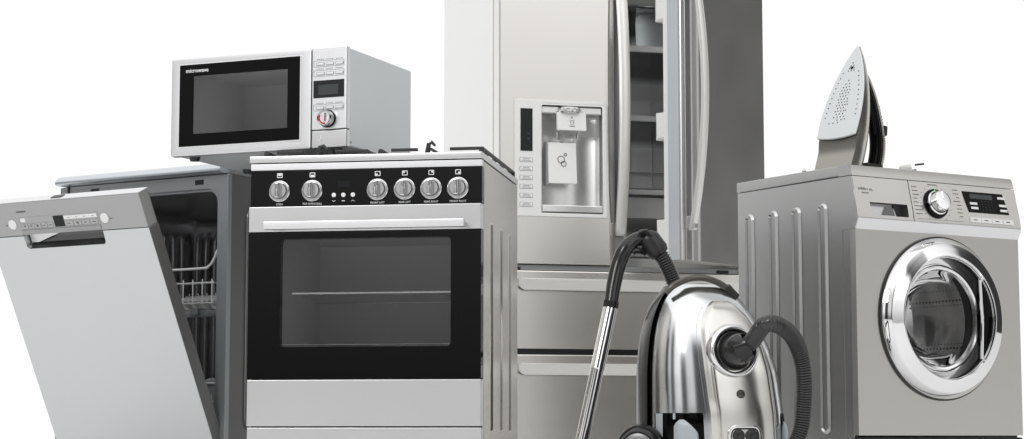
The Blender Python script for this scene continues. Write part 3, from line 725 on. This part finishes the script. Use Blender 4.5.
m = MB(); m.prism(rr(dp0+.004, dp1-.005, .8730, .8960, .002, 3), -.006, .06, .002); part('drip_tray', m, CHROME_S, ld)
m = MB(); m.box(dp0+.002, dp1-.004, -.004, .05, .8690, .8728); part('tray_gap', m, BLACK, ld)
m = MB(); m.box(dp0+.003, dp1-.006, .004, .03, 1.2030, 1.2230, .002); part('light_bar', m, WHITE, ld)
m = MB(); m.lathe([(.0001, 1.200), (.042, 1.200), (.046, 1.206), (.046, 1.214), (.036, 1.222), (.0001, 1.226)], (.238, .012, 0), n=40, axis='z'); part('nozzle_dome', m, CHROME_S, ld)
m = MB(); m.px([(-.016, 1.1430), (-.020, 1.1440), (-.014, 1.2035), (-.006, 1.2035), (-.006, 1.143)], .1925, .2915); wp = part('water_paddle', m, WHITE, ld)
m = MB(); m.px([(.018, .9690), (-.004, .9690), (.010, 1.1050), (.020, 1.1050)], .1675, .2635); ip = part('ice_paddle', m, WHITE, ld)
m = MB(); m.box(.162, .1672, .006, .045, .965, 1.108); part('paddle_side', m, GREY, ld)
m = MB(); m.tube([(.200, .008, 1.112), (.252, .008, 1.112)], .003, 8); part('paddle_hinge', m, CHROME_S, ld)
m = MB(); m.lathe([(.04, 1.142), (.034, 1.118), (.02, 1.108)], (.240, .030, 0), n=24, axis='z'); part('ice_chute', m, CLEAR, ld)
# icons
yw = lambda z: -.020+(z-1.144)/.0595*.006-.0006
m = MB(); ix = .243
P = [(ix-.0065, 1.179), (ix-.0045, 1.163), (ix+.0045, 1.163), (ix+.0065, 1.179)]
m.tube([(p[0], yw(p[1]), p[1]) for p in P], .0007, 5); m.tube([(ix-.0055, yw(1.175), 1.175), (ix+.0055, yw(1.175), 1.175)], .0006, 5)
m.tube([(ix, yw(1.190), 1.190), (ix-.0018, yw(1.185), 1.1850), (ix, yw(1.183), 1.1830), (ix+.0018, yw(1.185), 1.1850), (ix, yw(1.19), 1.190)], .0008, 5)
for k in range(4): m.box(ix-.009+k*.0048, ix-.0055+k*.0048, yw(1.157)-.0003, yw(1.157)+.003, 1.1555, 1.1580)
part('water_icon', m, INK, wp)
yi = lambda z: -.004+(z-.969)/.136*.014-.0006
m = MB()
for cx_, cz_, r_ in ((.2115, 1.048, .0115), (.2195, 1.034, .0085), (.2265, 1.065, .0045)):
    m.tube([(cx_+r_*math.cos(2*PI*k/20), yi(cz_+r_*math.sin(2*PI*k/20))-(.0004 if r_ < .01 else 0), cz_+r_*math.sin(2*PI*k/20)) for k in range(21)], .0011, 5)
part('ice_icon', m, INK, ip)
m = MB(); m.box(.0705, .1112, -.0075, .002, 1.0715, 1.2125, .0004); fd = part('display', m, LCD, ds)
m = MB()
m.box(.094, .101, -.0078, -.007, 1.11, 1.114); m.box(.094, .101, -.0078, -.007, 1.128, 1.131)
part('display_glow', m, mat('faint_blue_segments', (.01, .07, .11), .3), fd)
for k in range(6):
    z0 = 1.0350-.02945*k
    m = MB(); m.ringp(rr(.0670, .1120, z0, z0+.0150, .002, 2), rr(.0682, .1108, z0+.0012, z0+.0138, .0015, 2), -.0066, -.004); part('button_outline', m, GREY, ds)
    m = MB(); m.box(.0685, .1105, -.0082, -.004, z0+.0015, z0+.0135, .0008); bt = part('button', m, WHITE, ds)
    m = MB()
    for q in range(4): m.box(.079+q*.0055, .0835+q*.0055, -.0085, -.0075, z0+.0092, z0+.0112)
    for q in range(5): m.box(.0755+q*.0060, .0805+q*.0060, -.0085, -.0075, z0+.0042, z0+.0062)
    part('button_text', m, INKG, bt)
# bow handles
def bow(u, vend, vmid, z0, z1, w, th, lean=0):
    m = MB(); rows = []; zc = (z0+z1)/2; n = 48
    for i in range(n+1):
        z = z0+(z1-z0)*i/n; k = ((z-zc)/((z1-z0)/2))**2; y = vmid+(vend-vmid)*k; e = 1-.25*max(0, (k-.9)/.1)
        ring = [(u-w/2*e, y+th*.3), (u-w/2*e*.96, y-th*.25), (u-w*.3, y-th*.45), (u, y-th*.5), (u+w*.3, y-th*.45), (u+w/2*e*.96, y-th*.25), (u+w/2*e, y+th*.3), (u+w*.3, y+th*.5), (u-w*.3, y+th*.5)]
        rows.append([m.bm.verts.new((a, b_, z)) for a, b_ in ring])
    for A, C in zip(rows, rows[1:]):
        for i in range(9): m.bm.faces.new((A[i], A[(i+1) % 9], C[(i+1) % 9], C[i]))
    m.bm.faces.new(rows[0][::-1]); m.bm.faces.new(rows[-1])
    return m
m = bow(.412, -.004, -.062, .800, 1.72, .036, .020); hh = part('door_handle', m, STEEL_WB, ld)
for z in (.803, 1.675):
    m = MB(); m.box(.399, .425, -.018, .016, z, z+.042, .003); part('handle_post', m, SATIN, hh)
m = MB(); m.box(.3965, .4285, .0120, .0165, .704, 1.788, .001); part('handle_recess', m, mat('handle_recess_grey', (.26, .26, .26), .3, .9), ld)
# right door, hinged at the right edge, swung open 35 degrees (own frame: x runs from free edge to hinge)
def rdoor(m): return m
RDM = Matrix.Translation((.926, 0, 0)) @ Matrix.Rotation(R(35), 4, 'Z') @ Matrix.Translation((-.459, 0, 0))
def rpart(name, m, mt, parent, **k):
    m.xf(RDM); return part(name, m, mt, parent, **k)
profr = [(0, .068), (0, .024), (.004, .017), (.012, .014), (.046, .0125), (.056, .010), (.064, .005), (.074, .0012), (.084, 0), (.453, 0), (.457, .001), (.459, .006), (.459, .068)]
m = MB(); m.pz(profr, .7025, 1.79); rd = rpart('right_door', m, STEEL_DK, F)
m = MB(); m.box(-.0012, .0, .0255, .0665, .704, 1.788); rpart('edge_strip', m, mat('edge_silver', (.80, .84, .88), .35, .6), rd)
m = MB(); m.box(.004, .448, .0685, .090, .706, 1.786, .003); rpart('door_liner', m, WHITE, rd)
for z0, z1 in ((.745, .840), (1.100, 1.190), (1.492, 1.60)):
    m = MB(); xa, xb, ya, yb = .016, .430, .090, .128; c_ = .008
    m.box(xa, xa+.004, ya, yb, z0+c_, z1, .001); m.box(xb-.004, xb, ya, yb, z0, z1, .001); m.box(xa, xb, yb-.004, yb, z0, z1-.02, .001)
    m.prism([(xa, z0+c_), (xa+c_, z0), (xb, z0), (xb, z0+.004), (xa+c_, z0+.004), (xa+.004, z0+c_+.002)], ya, yb)
    rpart('door_bin', m, WHITE, rd)
m = bow(.030, -.004, -.058, .800, 1.72, .030, .020); hh = rpart('door_handle', m, STEEL_WB, rd)
for z in (.803, 1.675):
    m = MB(); m.box(.018, .042, -.018, .016, z, z+.042, .003); rpart('handle_post', m, SATIN, hh)
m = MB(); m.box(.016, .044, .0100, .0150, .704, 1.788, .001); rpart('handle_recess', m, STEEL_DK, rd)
# freezer drawers
def drawer(z0, z1, zh):
    m = MB(); m.px([(0, z0), (0, z1-.006), (.0012, z1-.002), (.005, z1), (.075, z1), (.075, z0)], .0, FW); d_ = part('freezer_drawer', m, STEEL_W, F)
    m = MB(); x0, x1 = .056, FW-.056
    pts = [(x0, zh+.034), (x0+.004, zh+.020), (x0+.012, zh+.006), (x0+.024, zh), (x1-.024, zh), (x1-.012, zh+.006), (x1-.004, zh+.020), (x1, zh+.034)]
    b = m.bm; A = [b.verts.new((x, -.022-(.010 if z > zh+.03 else (.0 if z > zh+.003 else -.003)), z)) for x, z in pts]; C = [b.verts.new((x, .001, z+(.008 if z > zh+.03 else .012))) for x, z in pts]
    E = [b.verts.new((x, -.014, z)) for x, z in pts]
    n = len(pts)
    b.faces.new(A[::-1]); b.faces.new(E)
    for i in range(n): b.faces.new((A[i], A[(i+1) % n], E[(i+1) % n], E[i]))
    m.box(x0+.01, x1-.01, -.030, .001, zh+.0335, zh+.0370, .001)
    m.box(x0+.004, x0+.018, -.02, .001, zh+.012, zh+.034); m.box(x1-.018, x1-.004, -.02, .001, zh+.012, zh+.034)
    part('drawer_handle', m, STEEL_WB, d_)
    return d_
drawer(.4255, .6810, .6155); drawer(.1, .4075, .3400)
m = MB(); m.box(.004, FW-.004, .02, .074, .4080, .4250); m.box(.004, FW-.004, .05, .084, .03, .095); part('drawer_gap', m, BLACK, F)
m = MB(); m.lathe([(.006, -.002), (.006, .004)], (.075, .032, .689), n=12, close=True); m.lathe([(.006, .018), (.006, .024)], (.845, .0, .689), n=12, close=True); m.box(.76, .80, .024, .031, .685, .695); part('hinge_bolt', m, BLACK, F)

# ================================================================== VACUUM CLEANER
V = thing('vacuum_cleaner', 'silver canister vacuum cleaner standing upright with a ribbed black hose and chrome wand', 'vacuum cleaner', (.404, 4.90, 0), 18)
Minv = (Matrix.Translation((.404, 4.90, 0)) @ Matrix.Rotation(R(18), 4, 'Z')).inverted()
def interp(T, z):
    if z <= T[0][0]: return T[0][1:]
    for a, c_ in zip(T, T[1:]):
        if z <= c_[0]:
            t = (z-a[0])/(c_[0]-a[0]); return [p+(q-p)*t for p, q in zip(a[1:], c_[1:])]
    return T[-1][1:]
#        z     centre  half   front  rear
TB0 = [(.0, .121, .172, .165, .10), (.10, .121, .176, .170, .115), (.20, .117, .172, .170, .12), (.30, .111, .1645, .160, .12), (.36, .104, .152, .148, .12), (.41, .0975, .136, .130, .115), (.45, .093, .118, .110, .105), (.48, .090, .098, .088, .09), (.50, .089, .080, .068, .075), (.512, .088, .062, .050, .06)]
def tb(z):                                # smoothed profile table
    S_ = [0]*4
    for k, w in ((-.024, .15), (-.012, .2), (0, .3), (.012, .2), (.024, .15)):
        q = interp(TB0, min(max(z+k, 0), .512+max(0, k)*0)); S_ = [s+w*v for s, v in zip(S_, q)]
    return S_
VC = .10; NN = 2.5
def shell(u, z, off=0):                   # front surface y at (u, z)
    c_, a, f, r_ = tb(z); q = min(.9999, abs((u-c_)/a)); return VC-f*(1-q**NN)**(1/NN)-off
def body_rings(a0, a1, zs, n=40, grow=0):
    G = []
    for z in zs:
        c_, a, f, r_ = tb(z); row = []
        for i in range(n+1):
            t = R(a0+(a1-a0)*i/n); co, si = math.cos(t), math.sin(t)
            x = c_+(a+grow)*math.copysign(abs(co)**(2/NN), co); y = VC+((f if si < 0 else r_)+grow)*math.copysign(abs(si)**(2/NN), si)
            row.append((x, y, z))
        G.append(row)
    return G
zs = [.02+.49*i/46 for i in range(47)]
def topfall(G):                            # round the crown over
    return G
m = MB(); G = body_rings(187, 356, zs, 72)
last = G[-1]; c_ = (.088, .095)
for k in (.72, .4, .05): G.append([(c_[0]+(p[0]-c_[0])*k, c_[1]+(p[1]-c_[1])*k, .510+(1-k)*.008) for p in last])
m.grid(G); front = part('front_shell', m, VAC, V, sharp=70)
m = MB(); G = body_rings(-6, 188, zs, 64, .008)
last = G[-1]
for k in (.7, .3, .02): G.append([(c_[0]+(p[0]-c_[0])*k, c_[1]+(p[1]-c_[1])*k, .510+(1-k)*.006) for p in last])
m.grid(G); part('rear_shell', m, VACB, V, sharp=70)
m = MB(); m.tube([(tb(z)[0]+tb(z)[1]+.0015, VC-.002, z) for z in zs], .003, 6); part('shell_seam', m, VACB, V)
def vpatch(m, ul, ur, z0, z1, prof, nu=30, nz=40, zf=None):
    G = []
    for j in range(nz+1):
        z = z0+(z1-z0)*j/nz; a, b_ = ul(z), ur(z); row = []
        for i in range(nu+1):
            s = i/nu; u = a+(b_-a)*s; row.append((u, shell(u, z, prof(s, (z-z0)/(z1-z0), u, z)), z))
        G.append(row)
    m.grid(G)
LT = [(0, .050), (.10, .046), (.20, .042), (.23, .038), (.30, .032), (.36, .030), (.40, .033), (.43, .042), (.455, .060), (.470, .080), (.478, .098)]
RT = [(0, .240), (.10, .240), (.20, .236), (.30, .226), (.36, .214), (.40, .200), (.43, .183), (.455, .158), (.470, .134), (.478, .118)]
ul = lambda z: interp(LT, z)[0]; ur = lambda z: interp(RT, z)[0]
def sm(t): t = max(0, min(1, t)); return t*t*(3-2*t)
def pprof(s, t, u, z):
    e = min((u-ul(z)), (ur(z)-u)); e2 = (.478-z)*.8
    e = max(0, min(e, e2)); return -.004+.017*sm(e/.026)
m = MB(); vpatch(m, ul, ur, .02, .4775, pprof, 44, 64); part('top_panel', m, VACP, V, sharp=80)
# dark grooves either side of the panel
m = MB()
for T_, sgn in ((ul, -1), (ur, 1)):
    m.tube([(T_(z)+sgn*.0015, shell(T_(z)+sgn*.0015, z, -.0012), z) for z in [.02+i*.0143 for i in range(32)]], .0013, 6)
part('panel_groove', m, GREY, V)
# lower dark insets
m = MB(); vpatch(m, lambda z: tb(z)[0]-tb(z)[1]*.975, lambda z: ul(z)-.010, .02, .197, lambda s, t, u, z: .0022 if .01 < t < .99 else 0, 30, 24); part('lower_inset', m, BLACK_G, V, sharp=80); m = MB()
vpatch(m, lambda z: ur(z)+.012, lambda z: tb(z)[0]+tb(z)[1]*.985, .02, .197, lambda s, t, u, z: .0022 if t < .99 else 0, 20, 24); part('lower_inset', m, BLACK_G, V, sharp=80)
def pad(x0, x1, z1, k, off=.010):
    m = MB()
    def l(z): return x0+(.010*max(0, (z-(z1-.02))/.02)**2)
    def r_(z): return x1-(.030*k*max(0, (z-(z1-.035))/.035)**1.3)
    vpatch(m, l, r_, .02, z1, lambda s, t, u, z: off*sm(min(s, 1-s)*8)*sm((1-t)*14)+.0015, 14, 20); return part('side_button', m, PAD, V, sharp=80)
pad(-.026, .022, .182, 1); pad(.250, .276, .178, .3, .016)
m = MB(); vpatch(m, lambda z: -.0275, lambda z: -.0235, .182, .196, lambda s, t, u, z: .004, 2, 6); vpatch(m, lambda z: -.050, lambda z: -.0425, .10, .196, lambda s, t, u, z: .004, 3, 6); part('inset_trim', m, PAD, V)
# hose port
pc = Vector((.109, 0, .344)); pc.y = shell(pc.x, pc.z, .017)
axis = Vector((.38, -.90, .12)).normalized(); axis = (Minv.to_3x3() @ Vector((.34, -.93, .10))).normalized()
Q = Vector((0, -1, 0)).rotation_difference(axis).to_matrix().to_4x4(); Mp = Matrix.Translation(pc) @ Q @ Matrix.Scale(1.17, 4)
m = MB(); m.lathe([(.057, .012), (.055, -.002), (.052, -.007), (.048, -.0085), (.044, -.006), (.042, .004), (.040, .012)], n=56).xf(Mp); part('port_ring', m, CHROME_S, V, sharp=60)
m = MB(); m.lathe([(.041, .010), (.040, -.004), (.0375, -.006)], n=48).xf(Mp); part('port_collar', m, BLACK, V)
wd = lambda px_, py_, Y: Minv @ Vector(((px_-512)/2040*Y, Y, .14+(437-py_)/2040*Y*.9945))
A0 = pc; A1 = pc+axis*.055
A2 = Minv @ Vector((.565, 4.665, .405)); 
m = MB(); m.tube([pc-axis*.0, pc+axis*.004, pc+axis*.03, pc+axis*.034, pc+axis*.058, pc+axis*.061+Vector((.006, 0, .004))], [.0450, .0435, .0370, .0385, .034, .028], 28); part('hose_socket', m, VACB, V)
hs0 = pc+axis*.058
hpts = [hs0, hs0+axis*.018+Vector((.012, .0, .014)), wd(765, 324.5, 4.70), wd(779, 325.5, 4.72), wd(792, 336, 4.75), wd(800, 354, 4.78), wd(803.5, 378, 4.80), wd(802.5, 405, 4.82), wd(797, 437, 4.83)]
e_ = [Minv @ Vector(p) for p in ((.62, 4.82, .07), (.55, 4.78, .025), (.36, 4.66, .022), (.14, 4.75, .022), (.06, 5.05, .022), (.20, 5.32, .04), (.36, 5.30, .16), (.42, 5.26, .34))]
hpts += e_+[wd(681, 305, 5.22), wd(673, 279, 5.21), wd(664, 259, 5.20), wd(656, 247, 5.20)]
cur = crom(hpts, 14)
# resample evenly and make ridges
Ls_ = [0]
for a, c_2 in zip(cur, cur[1:]): Ls_.append(Ls_[-1]+(c_2-a).length)
def at(s):
    import bisect
    i = min(max(bisect.bisect(Ls_, s)-1, 0), len(cur)-2); t = (s-Ls_[i])/max(1e-9, Ls_[i+1]-Ls_[i]); return cur[i].lerp(cur[i+1], min(1, t))
step = .0064/4; N_ = int(Ls_[-1]/step); P = [at(i*step) for i in range(N_)]
m = MB(); m.tube(P, lambda i: (.0204, .0196, .0166, .0192)[i % 4], 20); part('hose', m, HOSE, V, sharp=80)
# bent grip, cuff and chrome wand
g = crom([wd(611, 304, 5.17), wd(614, 285, 5.18), wd(619, 264, 5.19), wd(627, 247, 5.19), wd(638, 238.5, 5.20), wd(648, 238, 5.20), wd(656, 246, 5.20)], 8)
m = MB(); m.tube(g, lambda i: .0205-.0025*sm(abs(i-20)/20) if i < 40 else .0205, 20); gp = part('wand_grip', m, VACB, V, sharp=60)
m = MB(); m.tube([wd(646, 236, 5.2), wd(650, 239, 5.2), wd(658, 250, 5.2), wd(661, 254, 5.2)], [.023, .0295, .0295, .024], 24); part('grip_collar', m, BLACK, V)
m = MB(); m.tube(crom([wd(633, 252, 5.19), wd(637, 250, 5.19), wd(646, 252, 5.2)], 5), .009, 10); m.tube(crom([wd(640, 233, 5.18), wd(646, 231, 5.18), wd(652, 236, 5.18)], 5), .008, 10); part('grip_trigger', m, VACB, V)
m = MB(); m.tube([wd(611.6, 301, 5.17), wd(610.5, 307.5, 5.17)], .0205, 24); part('wand_cuff', m, VACB, V)
wtop = wd(611, 305, 5.17); wbot = Minv @ Vector((.150, 5.10, .02)); wmid = wtop.lerp(wbot, .36)
m = MB(); m.tube([wtop, wmid], .0180, 32); m.tube([wmid, wmid+(wbot-wmid).normalized()*.004, wbot], [.0180, .0168, .0168], 32); part('wand', m, CHROME, V, sharp=60)
# carrying handle
m = MB(); hp_ = crom([(-.014, .055, .488), (.004, .045, .506), (.040, .035, .5225), (.080, .030, .524), (.120, .030, .511), (.147, .032, .492), (.158, .036, .478)], 8)
m.tube(hp_, .0080, 14, flat=1.1); part('carry_handle', m, BAR, V, sharp=60)
m = MB(); m.tube([(.135, .030, .505), (.160, .036, .478)], [.010, .014], 12); part('handle_mount', m, VACB, V)
# badge and vent
m = MB(); bx, bz = .121, .241; by = shell(bx, bz, .0125); m.lathe([(.0115, .003), (.0110, -.001), (.0085, -.0022)], (bx, by, bz), n=28); part('badge_ring', m, BLACK, V)
m = MB(); m.lathe([(.0085, -.0018), (.0001, -.0026)], (bx, by, bz), n=28); m.tube([(bx-.005, by-.003, bz-.003), (bx, by-.0035, bz+.004), (bx+.005, by-.003, bz-.002)], .0012, 6); part('badge', m, BAR, V)
def warp(mb, off):
    for v in mb.bm.verts: v.co.y += shell(v.co.x, v.co.z, off)
m = MB(); m.ringp(rr(.084, .174, .080, .168, .022, 6), rr(.092, .166, .087, .161, .016, 6), -.004, .004, .0018); warp(m, .0125); part('vent_ring', m, CHROME_S, V)
m = MB(); m.ringp(rr(.092, .166, .087, .161, .016, 6), rr(.0955, .1625, .0905, .1575, .013, 6), -.001, .003); warp(m, .0125)
for k in range(2): m.lathe([(.016, .002), (.015, -.004), (.008, -.006), (.0001, -.003)], (.1125+k*.033, 0, .143), n=20); 
m2 = MB(); m2.prism(rr(.095, .163, .090, .158, .013, 6), -.0005, .001); warp(m2, .0125); part('vent_grille', m2, BLACK_G, V)
m.bm.verts.ensure_lookup_table()
for v in m.bm.verts:
    if v.co.y > -.05: v.co.y += shell(v.co.x, v.co.z, .0125)
part('vent_lobes', m, RUBBER, V)
# wheel
m = MB(); wc = Vector((-.096, .030, .110)); Mw_ = Matrix.Translation(wc) @ Matrix.Rotation(R(-38), 4, 'Z')
m.lathe([(.046, .030), (.050, .026), (.0520, .010), (.0500, -.004), (.0430, -.011), (.0395, -.010)], n=48).xf(Mw_); wh = part('wheel', m, BLACK, V, sharp=50)
m = MB(); m.lathe([(.0400, -.008), (.0385, -.014), (.030, -.017), (.0001, -.018)], n=48).xf(Mw_); part('hubcap', m, mat('hub_grey', (.22, .22, .22), .35, .6), wh)
m = MB(); m.lathe([(.056, .034), (.060, .030), (.061, .012), (.058, .006), (.0525, .006)], n=48).xf(Mw_); part('wheel_arch', m, VACB, V)

# ------------------------------------------------------------------ camera
cam = bpy.data.cameras.new('camera'); co = bpy.data.objects.new('camera', cam); col.objects.link(co)
cam.sensor_width = 36; cam.lens = 2040/1024*36; cam.clip_end = 500; cam.clip_start = .05
co.location = (0, 0, .14); co.rotation_euler = (PI/2+math.atan(217.5/2040), 0, 0); sc.camera = co

# ------------------------------------------------------------------ studio surroundings
w = bpy.data.worlds.new('World'); sc.world = w; w.use_nodes = True; N, L = w.node_tree.nodes, w.node_tree.links
bg = N['Background']
tc = N.new('ShaderNodeTexCoord'); sp = N.new('ShaderNodeSeparateXYZ'); L.new(tc.outputs['Generated'], sp.inputs[0])
def mth(op, a, b_=None, clamp=False):
    n = N.new('ShaderNodeMath'); n.operation = op; n.use_clamp = clamp
    for i, v in enumerate((a, b_)):
        if v is None: continue
        if isinstance(v, (int, float)): n.inputs[i].default_value = v
        else: L.new(v, n.inputs[i])
    return n.outputs[0]
az = mth('MULTIPLY', mth('ARCTAN2', sp.outputs[0], sp.outputs[1]), 180/PI); el = mth('MULTIPLY', mth('ARCSINE', sp.outputs[2]), 180/PI)
def ramp(x, pts, lo, hi):
    r_ = N.new('ShaderNodeValToRGB'); L.new(mth('DIVIDE', mth('SUBTRACT', x, lo), hi-lo), r_.inputs[0]); e = r_.color_ramp.elements
    pts = sorted(pts)
    e[0].position = (pts[0][0]-lo)/(hi-lo); e[0].color = (*[pts[0][1]]*3, 1); e[1].position = (pts[-1][0]-lo)/(hi-lo); e[1].color = (*[pts[-1][1]]*3, 1)
    for p, v in pts[1:-1]:
        q = e.new((p-lo)/(hi-lo)); q.color = (v, v, v, 1)
    return r_.outputs[0]
def sstep(x, a, b_):
    n = N.new('ShaderNodeMapRange'); n.interpolation_type = 'SMOOTHSTEP'; L.new(x, n.inputs[0]); n.inputs[1].default_value = a; n.inputs[2].default_value = b_; return n.outputs[0]
def mix(f, a, b_):
    n = N.new('ShaderNodeMix'); n.data_type = 'FLOAT'
    L.new(f, n.inputs[0])
    for i, v in ((2, a), (3, b_)):
        if isinstance(v, (int, float)): n.inputs[i].default_value = v
        else: L.new(v, n.inputs[i])
    return n.outputs[0]
MID = [(-180, .06), (-169, .06), (-165, .80), (-151, .72), (-148, .06), (-138, .06), (-135, 1.1), (-121, 1.0), (-118, .05), (-111, .05), (-109, .9), (-105, .9), (-103, .04), (-83, .04), (-80, .70), (-68, .70), (-60, .85), (-48, 1.05), (52, 1.05), (56, .60), (60, .04), (86, .04), (90, .50), (114, .74), (117, .05), (133, .05), (137, .98), (164, .90), (168, .06), (180, .06)]
midv = ramp(az, MID, -180, 180)
topv = ramp(az, [(-180, 1.45), (-120, 1.35), (-60, 1.1), (0, 1.05), (60, .70), (90, .55), (120, 1.3), (180, 1.45)], -180, 180)
low = mth('MULTIPLY', mth('MAXIMUM', sstep(az, 95, 125), mth('SUBTRACT', 1.0, sstep(az, -95, -60))), mth('SUBTRACT', 1.0, sstep(el, -2, 11)))
midv = mth('MULTIPLY', midv, mth('SUBTRACT', 1.0, mth('MULTIPLY', low, mix(sstep(az, -20, 20), .80, .50))))
midv = mth('MULTIPLY', midv, mth('ADD', 1.0, mth('MULTIPLY', mth('MULTIPLY', sstep(az, 86, 96), sstep(el, 9, 20)), .9)))
val = mix(sstep(el, 24, 44), midv, topv)
L.new(val, bg.inputs['Color']); bg.inputs['Strength'].default_value = 1.0
def area(name, loc, tgt, size, e, sy=None):
    l = bpy.data.lights.new(name, 'AREA'); l.energy = e; l.size = size; l.shape = 'RECTANGLE'; l.size_y = sy or size
    o = bpy.data.objects.new(name, l); col.objects.link(o); o.location = loc
    o.rotation_euler = (Vector(tgt)-Vector(loc)).to_track_quat('-Z', 'Y').to_euler()
area('key_softbox', (-2.6, 1.2, 3.2), (0, 5.4, .5), 1.4, 70)
area('fridge_fill', (.16, 7.08, 1.70), (.40, 7.0, .8), .35, 4.0)  # unseen fill light, added to brighten the refrigerator interior

sc.render.engine = 'CYCLES'
sc.view_settings.view_transform = 'Standard'; sc.view_settings.look = 'None'; sc.view_settings.exposure = 0; sc.view_settings.gamma = 1
sc.cycles.max_bounces = 10; sc.cycles.transparent_max_bounces = 16
